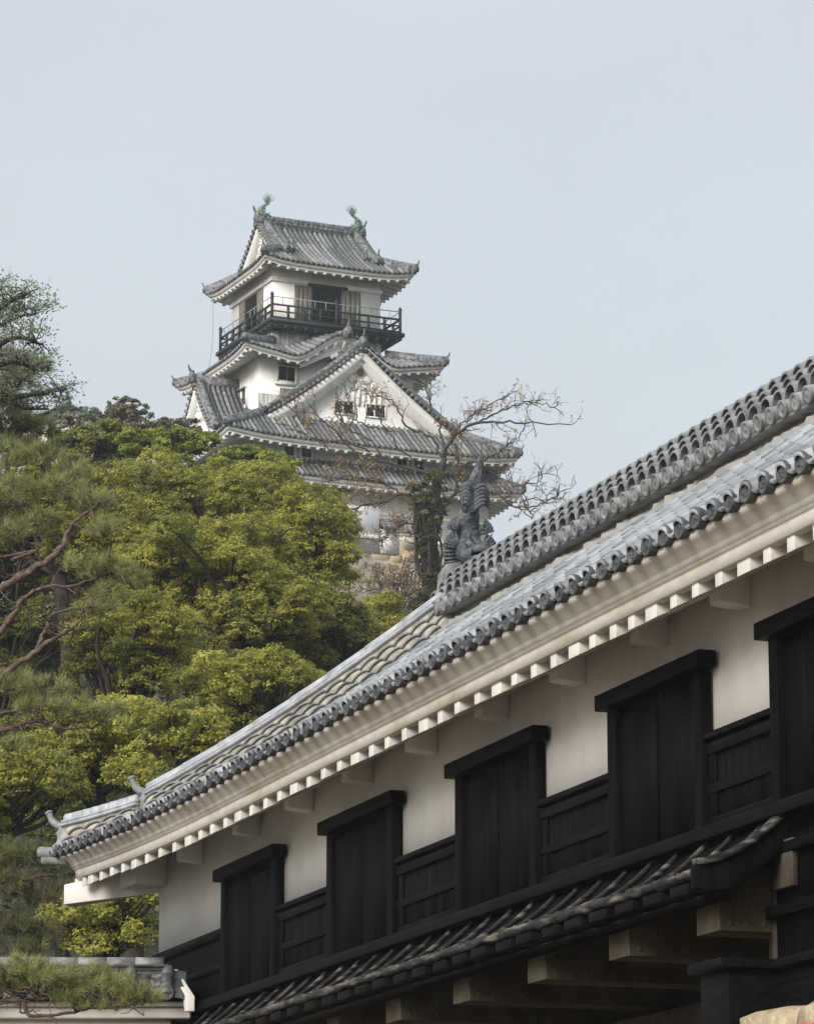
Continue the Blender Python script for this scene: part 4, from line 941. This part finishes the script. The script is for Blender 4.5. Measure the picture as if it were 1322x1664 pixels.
# white boundary wall with small roof in front of the keep
pw = at(585, 850, 186.5)
cw = thing('compound_wall', 'short white plaster wall with tiled cap below the keep, beside the bare tree', 'wall', (pw[0], pw[1], pw[2]-.9), KA)
b = MB(); b.box(-4.2, .95, -.25, .25, -.6, 1.75); b.box(.95, 2.1, -.2, .2, -.6, .64); b.build('plaster_wall', M['keep_plaster'], cw)
b = MB(); b.box(-4.2, 1.03, -.34, .34, .05, .28); b.build('wall_ledge', M['keep_plaster'], cw, bevel=.03)
b = MB()
for sg in (1, -1):
    def Pc(t, s, sg=sg): t = np.asarray(t, float); s = np.asarray(s, float); return np.stack([t, sg*(.62-.6*s), .62+.42*s], -1)
    tile_side(b, Pc, 1.0, 2.2, .30, lambda t: 0*t+1, KP, 2, np.array([0, sg*.5, .9]), .012, .08)
rc = b.build('roof', M['keep_tile'], cw)
b = MB(); b.tube([(1.0, 0, 1.1), (2.25, 0, 1.1)], .14, 8); b.box(1.0, 2.2, -.16, .16, .9, 1.06); b.build('ridge', M['keep_ridge'], rc)
# thin cable from the top eave
c0 = at(346, 487, 197.5); c1 = at(299, 700, 199)
f = np.linspace(0, 1, 24)[:, None]; pc = c0*(1-f)+c1*f+np.array([[.55, 0, -.2]])*np.sin(f*math.pi)
b = MB(); b.tube(pc, .014, 5); o = b.build('lightning_cable', M['grey_pipe']); tag(o, 'thin grey cable hanging from the left eave of the keep', 'cable')

# distant hall roof among the trees
hp_ = at(96, 690, 175)
hall = thing('distant_hall', 'far grey tiled hall roof half hidden among trees at left', 'hall', (hp_[0], hp_[1], hp_[2]-4), R(12))
b = MB(); b.box(-1.9, 1.9, -2.6, 2.6, 0, 3.4); b.build('wall', M['keep_plaster'], hall)
b = MB()
for sg in (1, -1):
    def Ph(t, s, sg=sg): t = np.asarray(t, float); s = np.asarray(s, float); return np.stack([sg*(2.5-2.45*s), t, 3.2+1.0*s**1.2], -1)
    tile_side(b, Ph, -3.2, 3.2, .30, lambda t: 0*t+1, KP, 4, np.array([sg*.4, 0, .9]), .012, .1)
rh = b.build('roof', M['keep_tile'], hall)
b = MB(); b.sweep([(0, -3.2, 4.2), (0, 3.2, 4.2)], [(-.2, -.1), (.2, -.1), (.17, .35), (-.17, .35)]); b.tube([(0, -3.25, 4.58), (0, 3.25, 4.58)], .13, 8)
b.build('ridge', M['keep_ridge'], rh)
b = MB(); b.prism([(-2.2, -2.62, 3.2), (0, -2.62, 4.15), (2.2, -2.62, 3.2)], (0, .1, 0)); b.build('gable_wall', M['keep_plaster'], hall)

# ------------------------------------------------------------------ trees
def leaves(mb, C, Nn, ln, wd, rnd, r):
    """diamond leaves: centres, facing normals, length, width"""
    n = len(C); t = nrm(np.cross(Nn, nrm(r.normal(size=(n, 3))))); s = np.cross(Nn, t)
    ln = np.broadcast_to(ln, n)[:, None]; wd = np.broadcast_to(wd, n)[:, None]
    P_ = np.stack([C-t*ln/2, C+s*wd/2+Nn*wd*.12, C+t*ln/2, C-s*wd/2+Nn*wd*.12], 1)
    i = mb.add(P_, a=np.repeat(rnd, 4)); mb.quads(np.arange(4*n).reshape(n, 4)+i)
def rdir(n, r): return nrm(r.normal(size=(n, 3)))
def crown_leaves(mb, lobes, r, leaf, spacing, K, fr, flat=1.0, up=.55, lo=-.55, fill=.12):
    for (c, rad) in lobes:
        c = np.asarray(c, float); n = max(4, int(4*math.pi*rad*rad/spacing**2*.8))
        d = rdir(n*2, r); d = d[d[:, 2] > lo][:n]; n = len(d)
        tone = r.normal(.5, .07)
        q = r.uniform(.80, 1.06, n); ninn = r.random(n) < fill; q = np.where(ninn, r.uniform(.4, .8, n), q)
        bumpn = 1+.16*np.sin(d[:, 0]*5+c[0]*3)*np.sin(d[:, 1]*5+c[1])*np.sin(d[:, 2]*5+c[2]*2)
        fc = c+d*(rad*q*bumpn)[:, None]*np.array([1, 1, flat])
        frs = fr*r.uniform(.6, 1.35, n)
        ft = np.clip(tone+r.normal(0, .16, n), 0, 1)
        e = rdir(n*K, r).reshape(n, K, 3)*(r.random((n, K, 1))**.4)
        e[..., 2] = np.abs(e[..., 2])*.9-.25
        C = fc[:, None]+e*frs[:, None, None]
        Nn = nrm(d[:, None]*.45+e*.7+np.array([0, 0, up])+r.normal(0, .42, (n, K, 3)))
        rn = np.clip(ft[:, None]+r.normal(0, .12, (n, K)), 0, 1)
        leaves(mb, C.reshape(-1, 3), Nn.reshape(-1, 3), r.uniform(.75, 1.3, n*K)*leaf, r.uniform(.75, 1.2, n*K)*leaf*.52, rn.ravel(), r)
def limb(mb, p0, p1, r0, r1, r, bend=.12, n=9, k=7):
    p0, p1 = np.asarray(p0, float), np.asarray(p1, float); L_ = np.linalg.norm(p1-p0)
    m1 = p0+(p1-p0)*.33+r.normal(0, bend*L_*.5, 3); m2 = p0+(p1-p0)*.68+r.normal(0, bend*L_*.5, 3)+np.array([0, 0, .05*L_])
    pth = bez([p0, m1, m2, p1], n); mb.tube(pth, np.linspace(r0, r1, len(pth)), k); return pth
def lobes_px(lst, dist, r, depth=.6):
    """crown clumps given as photo pixel centre and radius; depth spread keeps the crown round"""
    out = []
    for (x, y, rp) in lst:
        d = dist+r.uniform(-1, 1)*depth; rad = rp*d/F*1.0; out.append((at(x, y, d), rad))
    return out
def ellipse_px(cx, cy, rx, ry, n, rmin, rmax, r, top=True):
    out = []
    for i in range(n*30):
        if len(out) >= n: break
        a = r.uniform(0, 2*math.pi); q = math.sqrt(r.random()); x, y = cx+rx*q*math.cos(a), cy+ry*q*math.sin(a)
        rr_ = r.uniform(rmin, rmax)
        if all((x-u)**2+(y-v)**2 > (.40*(rr_+w_))**2 for u, v, w_ in out): out.append((x, y, rr_))
    return out
def tree(name, label, cat, lobes, m, seed, leaf=.088, spacing=.21, K=32, fr=.18, flat=.88, up=.55, bark='bark', group=None, trunk_r=.2, lo=-.55, base=None, fill=.12, limbs=True):
    r = np.random.default_rng(seed); ctr = np.mean([l[0] for l in lobes], 0)
    if base is None: base = np.array([ctr[0]+r.uniform(-.4, .4), ctr[1]+.6, 0])
    base = np.array([base[0], base[1], float(hill(base[0], base[1]))])
    t = thing(name, label, cat, base, 0, group)
    b = MB(base); crown_leaves(b, lobes, r, leaf, spacing, K, fr, flat, up, lo, fill); b.build('crown', m, t)
    b = MB(base); low = min(l[0][2]-l[1]*.3 for l in lobes); fork = np.array([ctr[0], ctr[1], max(base[2]+.5, low)])
    limb(b, base-np.array([0, 0, .4]), fork, trunk_r*1.3, trunk_r, r, .05, 10, 9)
    if limbs:
        for c, rad in lobes:
            c = np.asarray(c); limb(b, fork+r.normal(0, .06, 3), c+np.array([0, 0, rad*.2]), trunk_r*.36, .025, r, .13)
            for _ in range(2): limb(b, fork*.45+c*.55, c+rdir(1, r)[0]*rad*.75, trunk_r*.15, .012, r, .15, 7, 5)
    b.build('trunk', M[bark], t, smooth=True); return t
def T(name, label, cat, dist, blobs, m, seed, depth=1.2, **kw):
    r = np.random.default_rng(seed+100); lst = []; kw.setdefault('group', {'camphor_tree': 'broadleaf trees of the hillside grove', 'maple_tree': 'layered trees below the keep', 'cedar_tree': 'far row of conifers'}.get(name))
    for bl in blobs: cx, cy, rx, ry, n_, r0_, r1_ = bl; lst += ellipse_px(cx, cy, rx, ry, int(n_*1.9), r0_*.85, r1_*.9, r)
    return tree(name, label, cat, lobes_px(lst, dist, r, depth), m, seed, **kw)
Y_, G_, B_ = M['leaf_yellow'], M['leaf_green'], M['leaf_bright']
T('camphor_tree', 'largest yellow-green broadleaf tree on the hillside, its dome just below the keep', 'tree', 104, [(350, 880, 195, 110, 30, 38, 60), (330, 950, 170, 50, 12, 36, 54), (255, 775, 60, 25, 4, 28, 40), (400, 795, 80, 25, 5, 28, 40)], Y_, 1, 2.4, trunk_r=.32)
T('camphor_tree', 'olive green tree at the right edge of the grove beside the stone base', 'tree', 97, [(508, 905, 50, 88, 11, 30, 46), (470, 850, 50, 40, 4, 30, 42)], Y_, 2, 1.2)
T('camphor_tree', 'broad yellow-green tree in the middle of the grove below the largest dome', 'tree', 91, [(330, 970, 140, 80, 18, 34, 52), (440, 985, 75, 55, 8, 30, 44), (350, 895, 120, 35, 8, 34, 46)], Y_, 3, 1.6, trunk_r=.26)
T('camphor_tree', 'bright yellow tree behind the red pine limbs at centre left', 'tree', 84, [(215, 1050, 95, 62, 10, 32, 48), (150, 1150, 60, 40, 4, 28, 42)], Y_, 4, 1.2)
T('camphor_tree', 'bright yellow-green tree just behind the sloping roof ridge', 'tree', 80, [(410, 1125, 100, 58, 11, 30, 46)], Y_, 5, 1.2)
T('camphor_tree', 'yellow-green tree at left above the upturned roof corner', 'tree', 76, [(200, 1215, 80, 55, 8, 30, 46), (90, 1240, 60, 40, 5, 28, 40)], Y_, 6, 1.0)
T('camphor_tree', 'small yellow tree behind the horned tile of the corner ridge', 'tree', 72, [(300, 1185, 60, 38, 5, 26, 38), (235, 1262, 48, 20, 3, 22, 30)], Y_, 7, .8)
T('camphor_tree', 'yellow tree at the left edge level with the roof corner', 'tree', 73, [(40, 1280, 72, 60, 7, 30, 44), (-110, 1330, 90, 80, 8, 32, 46)], Y_, 8, 1.0)
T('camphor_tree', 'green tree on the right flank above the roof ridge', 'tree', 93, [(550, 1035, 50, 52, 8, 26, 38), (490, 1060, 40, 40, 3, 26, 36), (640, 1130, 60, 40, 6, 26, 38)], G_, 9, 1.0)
T('camphor_tree', 'small loose green bush near the stone slope', 'bush', 122, [(620, 1000, 32, 26, 5, 16, 26)], Y_, 10, .8, trunk_r=.08)
T('camphor_tree', 'golden green tree seen under the roof corner beside the white wall', 'tree', 66, [(140, 1500, 55, 42, 6, 22, 34), (218, 1478, 34, 52, 6, 18, 30)], Y_, 11, .8, trunk_r=.12)
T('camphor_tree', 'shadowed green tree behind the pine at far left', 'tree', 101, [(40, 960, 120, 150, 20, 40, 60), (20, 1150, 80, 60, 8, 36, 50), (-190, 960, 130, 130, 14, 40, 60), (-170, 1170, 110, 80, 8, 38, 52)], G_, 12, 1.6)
T('camphor_tree', 'green tree between the largest dome and the left pine', 'tree', 99, [(150, 850, 75, 65, 9, 34, 50), (40, 800, 70, 40, 6, 30, 44)], Y_, 13, 1.4)
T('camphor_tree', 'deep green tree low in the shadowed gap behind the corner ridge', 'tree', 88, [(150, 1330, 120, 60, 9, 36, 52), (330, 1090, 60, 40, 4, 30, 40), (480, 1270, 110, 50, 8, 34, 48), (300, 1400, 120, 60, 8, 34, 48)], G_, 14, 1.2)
FL = dict(flat=.55, up=.55, leaf=.13, spacing=.26)
T('maple_tree', 'fresh green layered tree crowning the grove left of the keep', 'tree', 128, [(270, 722, 70, 20, 8, 20, 30)], B_, 15, 1.2, **FL)
T('maple_tree', 'mid green layered tree in front of the foot of the keep', 'tree', 132, [(415, 758, 58, 28, 8, 20, 30)], B_, 16, 1.2, **FL)
T('maple_tree', 'darker layered tree to the left of the fresh green one', 'tree', 134, [(150, 725, 62, 34, 7, 22, 34), (75, 760, 40, 30, 3, 24, 34)], G_, 17, 1.2, **FL)
CF = dict(leaf=.16, spacing=.36, flat=1.25, up=.3)
T('cedar_tree', 'tallest brown-green conifer in the far row left of the keep', 'tree', 172, [(205, 684, 34, 24, 10, 13, 20)], M['leaf_brown'], 18, .8, **CF)
T('cedar_tree', 'small brown-green conifer at the left of the far row', 'tree', 174, [(160, 694, 22, 18, 7, 12, 17)], M['leaf_brown'], 19, .8, **CF)
T('cedar_tree', 'low brown-green conifer nearest the keep in the far row', 'tree', 173, [(270, 702, 40, 12, 8, 11, 16), (312, 704, 15, 16, 4, 10, 14)], M['leaf_brown'], 20, .8, **CF)
T('cedar_tree', 'pale olive tree next to the distant hall roof', 'tree', 169, [(118, 678, 30, 12, 4, 12, 17)], M['leaf_dark'], 21, .8, **CF)
# upper left: open-crowned evergreen with the trunk outside the frame
def open_tree(name, label, dist, base_px, limbs_px, m, seed, leaf, K, tuft, bark, r0, npl=26, spread=.5):
    r = np.random.default_rng(seed); bp_ = at(base_px[0], base_px[1], dist); base = np.array([bp_[0], bp_[1], float(hill(bp_[0], bp_[1]))])
    t = thing(name, label, 'tree', base); b = MB(base); lf = MB(base)
    limb(b, base-np.array([0, 0, .3]), bp_, r0*1.3, r0, r, .03, 10, 9)
    for pts, ra in limbs_px:
        P_ = np.array([at(x, y, dist+dd) for x, y, dd in pts]); pth = bez(P_, 22); b.tube(pth, np.linspace(ra, ra*.25, len(pth)), 7)
        for j in range(npl):
            f = r.uniform(.35, 1.0); i = int(f*(len(pth)-1)); p0 = pth[i]
            e = p0+rdir(1, r)[0]*np.array([1, 1, .6])*spread*r.uniform(.4, 1.2)+np.array([0, 0, .1])
            limb(b, p0, e, ra*.18, .01, r, .2, 6, 4)
            n = K; C = e+r.normal(0, 1, (n, 3))*tuft*np.array([1, 1, .55]); leaves(lf, C, nrm(r.normal(0, .6, (n, 3))+np.array([0, 0, .8])), r.uniform(.7, 1.3, n)*leaf, leaf*.5, np.clip(r.normal(r.uniform(.35, .65), .13, n), 0, 1), r)
    lf.build('crown', m, t); b.build('trunk', M[bark], t, smooth=True); return t
open_tree('evergreen_tree', 'open airy evergreen reaching into the sky at upper left', 78, (-150, 760),
  [([(-150, 700, 0), (-60, 560, .5), (0, 500, .2), (50, 475, 0)], .12), ([(-150, 700, 0), (-50, 600, -.4), (20, 550, -.6), (70, 560, -.6)], .10), ([(-140, 740, 0), (-20, 660, .3), (60, 640, .4), (110, 632, .4)], .10),
   ([(-140, 740, 0), (-40, 620, 1), (15, 590, 1.2), (60, 600, 1.2)], .09), ([(-100, 600, 0), (-40, 520, 1), (5, 465, 1)], .08), ([(-100, 640, .4), (-10, 620, .4), (30, 660, .6), (80, 665, .7)], .08), ([(-60, 560, .5), (0, 530, .5), (30, 515, .5), (60, 510, .5)], .05),
   ([(-150, 720, 0), (-190, 600, .3), (-220, 500, .3), (-230, 430, .2)], .10), ([(-150, 720, 0), (-130, 560, -.3), (-100, 450, -.3), (-60, 400, -.2)], .10), ([(-150, 740, 0), (-230, 640, .5), (-290, 590, .5), (-330, 560, .6)], .09), ([(-150, 700, 0), (-160, 560, .9), (-150, 470, .9), (-140, 410, .9)], .08)],
  M['leaf_dark'], 31, .085, 36, .15, 'limb', .13, 25, .5)

# ---- pines
def needles(mb, P0, D_, ln, wd, rnd, r):
    n = len(P0); s = nrm(np.cross(D_, rdir(n, r)))*wd/2
    i = mb.add(np.stack([P0-s, P0+s, P0+D_*ln[:, None]], 1), a=np.repeat(rnd, 3)); mb.tris(np.arange(3*n).reshape(n, 3)+i)
def pine(name, label, dist, trunk_px, limbs_px, pads, m, seed, nl=.13, dens=1.0, trunk_r=.16, nw=.006):
    r = np.random.default_rng(seed); bp_ = at(trunk_px[0], trunk_px[1], dist); base = np.array([bp_[0], bp_[1], float(hill(bp_[0], bp_[1]))])
    t = thing(name, label, 'tree', base); b = MB(base); nd = MB(base)
    limb(b, base-np.array([0, 0, .3]), bp_, trunk_r*1.4, trunk_r, r, .04, 14, 10)
    nodes = []; k_ = dist/44; nl *= k_; nw *= k_
    for pts, ra, rb in limbs_px:
        ra *= k_; rb *= k_
        P_ = np.array([at(x, y, dist+dd) for x, y, dd in pts]); pth = bez(P_, 30)
        pth[1:-1] += r.normal(0, ra*.14, (len(pth)-2, 3)); pth = bez(pth, 90); b.tube(pth, np.linspace(ra, rb, len(pth))*.8*(1+r.normal(0, .07, len(pth))), 9); nodes += list(pth[len(pth)//3:])
        for _ in range(9):                                  # bare dead twigs
            q0 = pth[r.integers(len(pth)//4, len(pth))]; q1 = limb(b, q0, q0+rdir(1, r)[0]*r.uniform(.15, .5)*k_, .011, .004, r, .3, 9, 5); limb(b, q1[4], q1[4]+rdir(1, r)[0]*r.uniform(.1, .25), .007, .003, r, .3, 7, 4)
    nodes = np.array(nodes)
    for x, y, rp, dd in pads:
        c = at(x, y, dist+dd); rad = rp*dist/F; ns = int(34*dens*(rad/.35/k_)**2)+6
        i = np.argmin(np.linalg.norm(nodes-c, axis=1)); q0 = nodes[i]; jn = limb(b, q0, c-np.array([0, 0, rad*.25]), .022, .012, r, .22, 9, 6)
        for _ in range(int(7*dens)):                        # gnarled twigs
            limb(b, jn[r.integers(3, len(jn))], c+rdir(1, r)[0]*rad*np.array([1, 1, .35])*r.uniform(.4, .95), .010, .004, r, .25, 7, 5)
        for _ in range(ns):
            e = rdir(1, r)[0]*rad*r.uniform(.2, 1)**.5*np.array([1, 1, .42]); tip = c+e; d = nrm(e*np.array([1, 1, .4])*.8/rad+np.array([0, 0, .75])+r.normal(0, .3, 3))
            n = 46; f = r.random(n)*.10; rd = rdir(n, r); D_ = nrm(d*r.uniform(.5, 1.1, (n, 1))+rd*.75)
            tone = np.clip(r.normal(.5, .13)+r.normal(0, .1, n), 0, 1)
            needles(nd, tip+d*(f-.05)[:, None], D_, r.uniform(.7, 1.15, n)*nl, nw, tone, r)
    nd.build('crown', m, t); b.build('trunk', M['pine_bark'], t, smooth=True); return t
pine('pine_tree', 'red-barked pine with twisting limbs reaching in from the left edge', 55, (-260, 1250),
  [([(-260, 1120, 0), (-100, 1010, 0), (0, 956, 0), (60, 922, .1), (98, 892, .1), (108, 868, .2), (128, 842, .2), (172, 812, .3)], .075, .018),
   ([(-260, 1200, 0), (-60, 1090, -.3), (8, 1018, -.3), (38, 975, -.3), (70, 955, -.3), (128, 950, -.2), (182, 930, 0)], .06, .012),
   ([(-250, 1230, 0), (-60, 1150, -.5), (14, 1092, -.5), (70, 1050, -.5), (112, 1024, -.5), (134, 1004, -.4)], .065, .02),
   ([(60, 1055, -.5), (76, 1020, -.5), (84, 1000, -.45), (124, 990, -.4), (166, 985, -.3)], .038, .010),
   ([(20, 910, 0), (60, 895, .4), (0, 905, .5), (-40, 905, .5)], .03, .015), ([(-120, 930, .6), (0, 845, .6), (60, 828, .6), (96, 815, .6)], .03, .012),
   ([(-200, 1235, -.4), (-40, 1195, -.6), (10, 1185, -.6), (56, 1172, -.6), (100, 1182, -.6), (150, 1184, -.5)], .05, .014),
   ([(-100, 1190, -.6), (0, 1160, -.7), (60, 1150, -.7), (92, 1142, -.7), (120, 1150, -.7)], .03, .010)],
  [(30, 800, 52, .5), (95, 795, 50, .5), (140, 815, 46, .4), (175, 862, 36, .2), (60, 845, 44, .6), (120, 765, 36, .6), (10, 740, 50, .7), (70, 745, 44, .7), (10, 865, 38, .5),
   (150, 920, 44, 0), (190, 932, 42, 0), (215, 945, 30, 0), (175, 970, 38, -.1), (150, 990, 30, -.2), (20, 1110, 46, -.5), (70, 1122, 44, -.6), (125, 1155, 40, -.6), (170, 1160, 38, -.5), (60, 1150, 34, -.7), (20, 1215, 26, -.6),
   (-70, 790, 60, .3), (-140, 840, 60, .2), (-220, 880, 64, 0), (-290, 960, 60, 0), (-110, 930, 50, .5), (-190, 980, 56, -.2), (-80, 1090, 50, -.4), (-170, 1130, 56, -.4), (-260, 1060, 60, .2), (-230, 820, 60, .2), (-330, 1060, 56, 0), (-120, 1190, 44, -.5)],
  M['needle'], 41, .15, 1.0, .2)
pine('pine_tree', 'lower green pine at the left edge in front of the grove', 52, (-220, 1560),
  [([(-220, 1480, 0), (-60, 1450, 0), (20, 1440, 0), (70, 1420, 0)], .05, .012), ([(-220, 1540, 0), (-40, 1500, .2), (10, 1492, .2), (60, 1500, .2)], .05, .01)],
  [(20, 1385, 40, 0), (65, 1395, 38, 0), (95, 1415, 30, 0), (15, 1440, 44, 0), (60, 1455, 40, .1), (25, 1505, 42, .2), (70, 1510, 34, .2), (50, 1540, 34, .2), (-10, 1400, 40, 0)],
  M['needle_d'], 42, .15, 1.1, .15)
pine('pine_tree', 'low pine branch spraying across the tiled wall at lower left', 40, (-200, 1700),
  [([(-200, 1680, 0), (-60, 1640, 0), (30, 1625, 0), (48, 1650, 0), (100, 1648, 0), (150, 1640, .1), (215, 1632, .1)], .045, .012), ([(-100, 1650, 0), (0, 1612, .1), (30, 1610, .1), (60, 1618, .1)], .03, .012)],
  [(-15, 1590, 38, 0), (35, 1595, 34, .2), (75, 1575, 28, .2), (110, 1610, 34, .2), (190, 1590, 26, .2), (15, 1605, 34, .1), (45, 1565, 26, .1), (85, 1612, 32, .1), (150, 1580, 24, .1), (20, 1578, 34, 0), (60, 1590, 34, 0), (100, 1588, 36, 0), (140, 1600, 32, .1), (175, 1605, 34, .1), (215, 1612, 34, .1), (235, 1622, 24, .1), (120, 1625, 30, 0), (180, 1632, 26, .1)],
  M['needle'], 43, .14, 1.0, .1)
pine('pine_tree', 'brownish pine top at the left edge below the airy evergreen', 92, (-120, 800),
  [([(-120, 780, 0), (-50, 690, 0), (10, 640, 0), (40, 600, 0)], .09, .02), ([(-120, 780, 0), (-20, 710, .4), (50, 690, .4)], .07, .02)],
  [(10, 585, 38, 0), (48, 598, 30, 0), (20, 620, 36, 0), (-10, 640, 40, 0), (25, 690, 44, .4), (65, 700, 34, .4), (15, 725, 44, .3), (60, 735, 36, .3), (0, 660, 40, .2)],
  M['needle_d'], 44, .19, .8, .2, .012)

# ---- bare tree in front of the keep
def bare_tree():
    r = np.random.default_rng(51); D_ = 158.; bp_ = at(705, 930, D_)
    base = np.array([bp_[0], bp_[1], float(hill(bp_[0], bp_[1]))])
    t = thing('bare_tree', 'bare twisting tree with a few dry orange leaves in front of the keep', 'tree', base)
    b = MB(base); tw_ = MB(base); lf = MB(base)
    px = D_/F
    trunk = np.array([np.append(base[:2], base[2]-.4)]+[at(x, y, D_+d) for x, y, d in ((705, 930, 0), (695, 870, 0), (700, 820, .1), (712, 780, .1), (722, 745, 0))])
    pth = bez(trunk, 24); b.tube(pth, np.linspace(.40, .13, len(pth)), 9)
    main = [([(700, 838, 0), (730, 815, .6), (745, 780, 1.0), (742, 740, 1.2), (730, 700, 1.2)], .17),
            ([(722, 745, 0), (735, 710, -.6), (770, 690, -1), (810, 684, -1.2), (850, 688, -1.4), (928, 690, -1.8)], .15),
            ([(735, 708, -.6), (760, 680, -1), (790, 662, -1), (828, 640, -1.2)], .06),
            ([(770, 690, -1), (820, 665, -1.2), (860, 652, -1.4), (900, 662, -1.5)], .07),
            ([(722, 745, 0), (700, 712, .4), (660, 690, .6), (640, 655, .8), (610, 640, 1)], .12),
            ([(712, 780, .1), (680, 765, -.6), (630, 752, -1), (580, 735, -1.4), (530, 690, -1.6), (500, 655, -1.8)], .13),
            ([(580, 735, -1.4), (540, 735, -1.5), (505, 700, -1.6), (470, 660, -1.8)], .07), ([(600, 735, -1), (560, 715, -1), (520, 715, -1), (480, 700, -1), (455, 690, -1)], .06), ([(690, 770, -.4), (650, 730, -.5), (630, 700, -.6), (610, 670, -.7), (600, 640, -.8)], .07),
            ([(700, 815, 0), (660, 805, -.8), (615, 815, -1.2), (570, 828, -1.6), (548, 832, -1.7)], .13),
            ([(660, 805, -.8), (620, 785, -1), (575, 775, -1.4), (540, 780, -1.6)], .08),
            ([(722, 745, 0), (715, 700, 1), (700, 660, 1.2), (690, 630, 1.4)], .09),
            ([(705, 860, 0), (660, 850, -1), (640, 862, -1.2), (620, 880, -1.3)], .07),
            ([(740, 760, 1), (790, 745, .6), (820, 728, .6), (850, 700, .6)], .07),
            ([(630, 752, -1), (600, 715, -1), (560, 690, -1), (545, 655, -1.1)], .07),
            ([(640, 700, .6), (590, 690, .5), (570, 660, .4), (565, 640, .3)], .06),
            ([(745, 790, 1), (800, 800, .8), (840, 825, .6), (880, 818, .5), (920, 795, .4)], .09),
            ([(820, 812, .7), (840, 790, .6), (870, 785, .6), (885, 770, .6)], .05),
            ([(840, 825, .6), (865, 840, .6), (850, 812, .7), (905, 812, .4)], .045),
            ([(700, 920, 0), (660, 935, -.6), (640, 950, -.8), (600, 960, -1)], .05), ([(700, 930, 0), (680, 900, -.6), (690, 880, -.8), (668, 868, -1)], .05)]
    def grow(p, d, L_, ra, depth):
        n = 5; q = [p]; dd = d
        for i in range(n):
            dd = nrm(dd+r.normal(0, .27, 3)+np.array([0, 0, .08])); q.append(q[-1]+dd*L_/n)
        q = np.array(q); tw_.tube(q, np.linspace(ra, ra*.45, n+1), 4, caps=False)
        if depth > 0:
            for j in range(r.integers(2, 4)):
                i = r.integers(1, n+1); grow(q[i], nrm(dd*.7+rdir(1, r)[0]*.9), L_*r.uniform(.5, .8), ra*.6, depth-1)
        elif r.random() < ((.7 if q[-1][0] < at(760, 700, D_)[0] else .3) if q[-1][2] < at(700, 670, D_)[2] else .4):
            m_ = r.integers(1, 5); C = q[-1]+r.normal(0, .07, (m_, 3)); leaves(lf, C, rdir(m_, r), .115*r.uniform(.7, 1.3, m_), .07, np.clip(r.normal(.55, .2, m_), 0, 1), r)
    for pts, ra in main:
        P_ = np.array([at(x, y, D_+d) for x, y, d in pts]); pth = bez(P_, 22); pth[1:-1] += r.normal(0, .05, (len(pth)-2, 3))
        ra *= .6; b.tube(pth, np.linspace(ra, max(.022, ra*.22), len(pth)), 7)
        for j in range((8 if pts[-1][1] < 695 else 24) if pts[0][0] < 740 and pts[-1][0] < 760 else 11):
            i = r.integers(len(pth)//4, len(pth)); tg = nrm(pth[min(i+1, len(pth)-1)]-pth[max(i-1, 0)])
            grow(pth[i], nrm(tg*.6+rdir(1, r)[0]*.8+np.array([0, 0, .25])), r.uniform(.45, .9), .025, 2)
        grow(pth[-1], nrm(pth[-1]-pth[-3]), .6, .02, 2)
    b.build('trunk', M['limb'], t, smooth=True); tw_.build('twigs', M['twig'], t); lf.build('crown', M['leaf_orange'], t)
bare_tree()
T('ivy_clad_tree', 'dark ivy covered tree trunk beside the bare tree and the ridge fish', 'tree', 156.5, [(704, 822, 12, 52, 7, 11, 17), (676, 812, 8, 28, 4, 9, 13), (694, 885, 10, 34, 4, 10, 14), (704, 945, 14, 26, 4, 10, 14)], M['leaf_ivy'], 52, .6, leaf=.15, spacing=.30, K=20, fr=.22, flat=1.1, trunk_r=.22)
T('bare_bush', 'leafless buff brushwood on the slope below the stone base', 'bush', 166, [(640, 958, 42, 22, 6, 12, 20), (612, 925, 16, 14, 2, 9, 13), (662, 922, 16, 18, 3, 9, 13), (612, 985, 24, 22, 3, 12, 18), (660, 995, 34, 18, 4, 12, 18)], M['leaf_buff'], 53, .8, leaf=.12, spacing=.42, K=14, fr=.3, flat=.8, trunk_r=.05)
T('olive_bush', 'olive green bush at the foot of the slope above the gatehouse ridge', 'bush', 140, [(650, 1010, 40, 22, 5, 14, 22), (690, 985, 20, 25, 3, 12, 18)], M['leaf_ivy'], 54, .6, leaf=.15, spacing=.32, K=18, fr=.22, trunk_r=.06)
# dark undergrowth on the hillside
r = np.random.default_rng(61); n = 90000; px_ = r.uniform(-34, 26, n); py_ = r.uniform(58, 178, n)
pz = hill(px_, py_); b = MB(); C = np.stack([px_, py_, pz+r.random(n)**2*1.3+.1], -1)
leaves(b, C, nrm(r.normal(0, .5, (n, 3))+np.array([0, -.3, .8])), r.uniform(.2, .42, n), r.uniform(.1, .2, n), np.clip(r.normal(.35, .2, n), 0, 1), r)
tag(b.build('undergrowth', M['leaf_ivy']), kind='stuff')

# ------------------------------------------------------------------ thin haze over the whole place
m = bpy.data.materials.new('thin_haze'); m.use_nodes = True; t = m.node_tree; t.nodes.remove(t.nodes['Principled BSDF'])
pv = t.nodes.new('ShaderNodeVolumePrincipled'); pv.inputs['Color'].default_value = (.92, .95, 1, 1); pv.inputs['Density'].default_value = .0003; pv.inputs['Anisotropy'].default_value = .2
t.links.new(pv.outputs[0], t.nodes['Material Output'].inputs['Volume'])
b = MB(); b.box(-6200, 6200, -6200, 6200, -6, 80); tag(b.build('haze', m), kind='stuff')
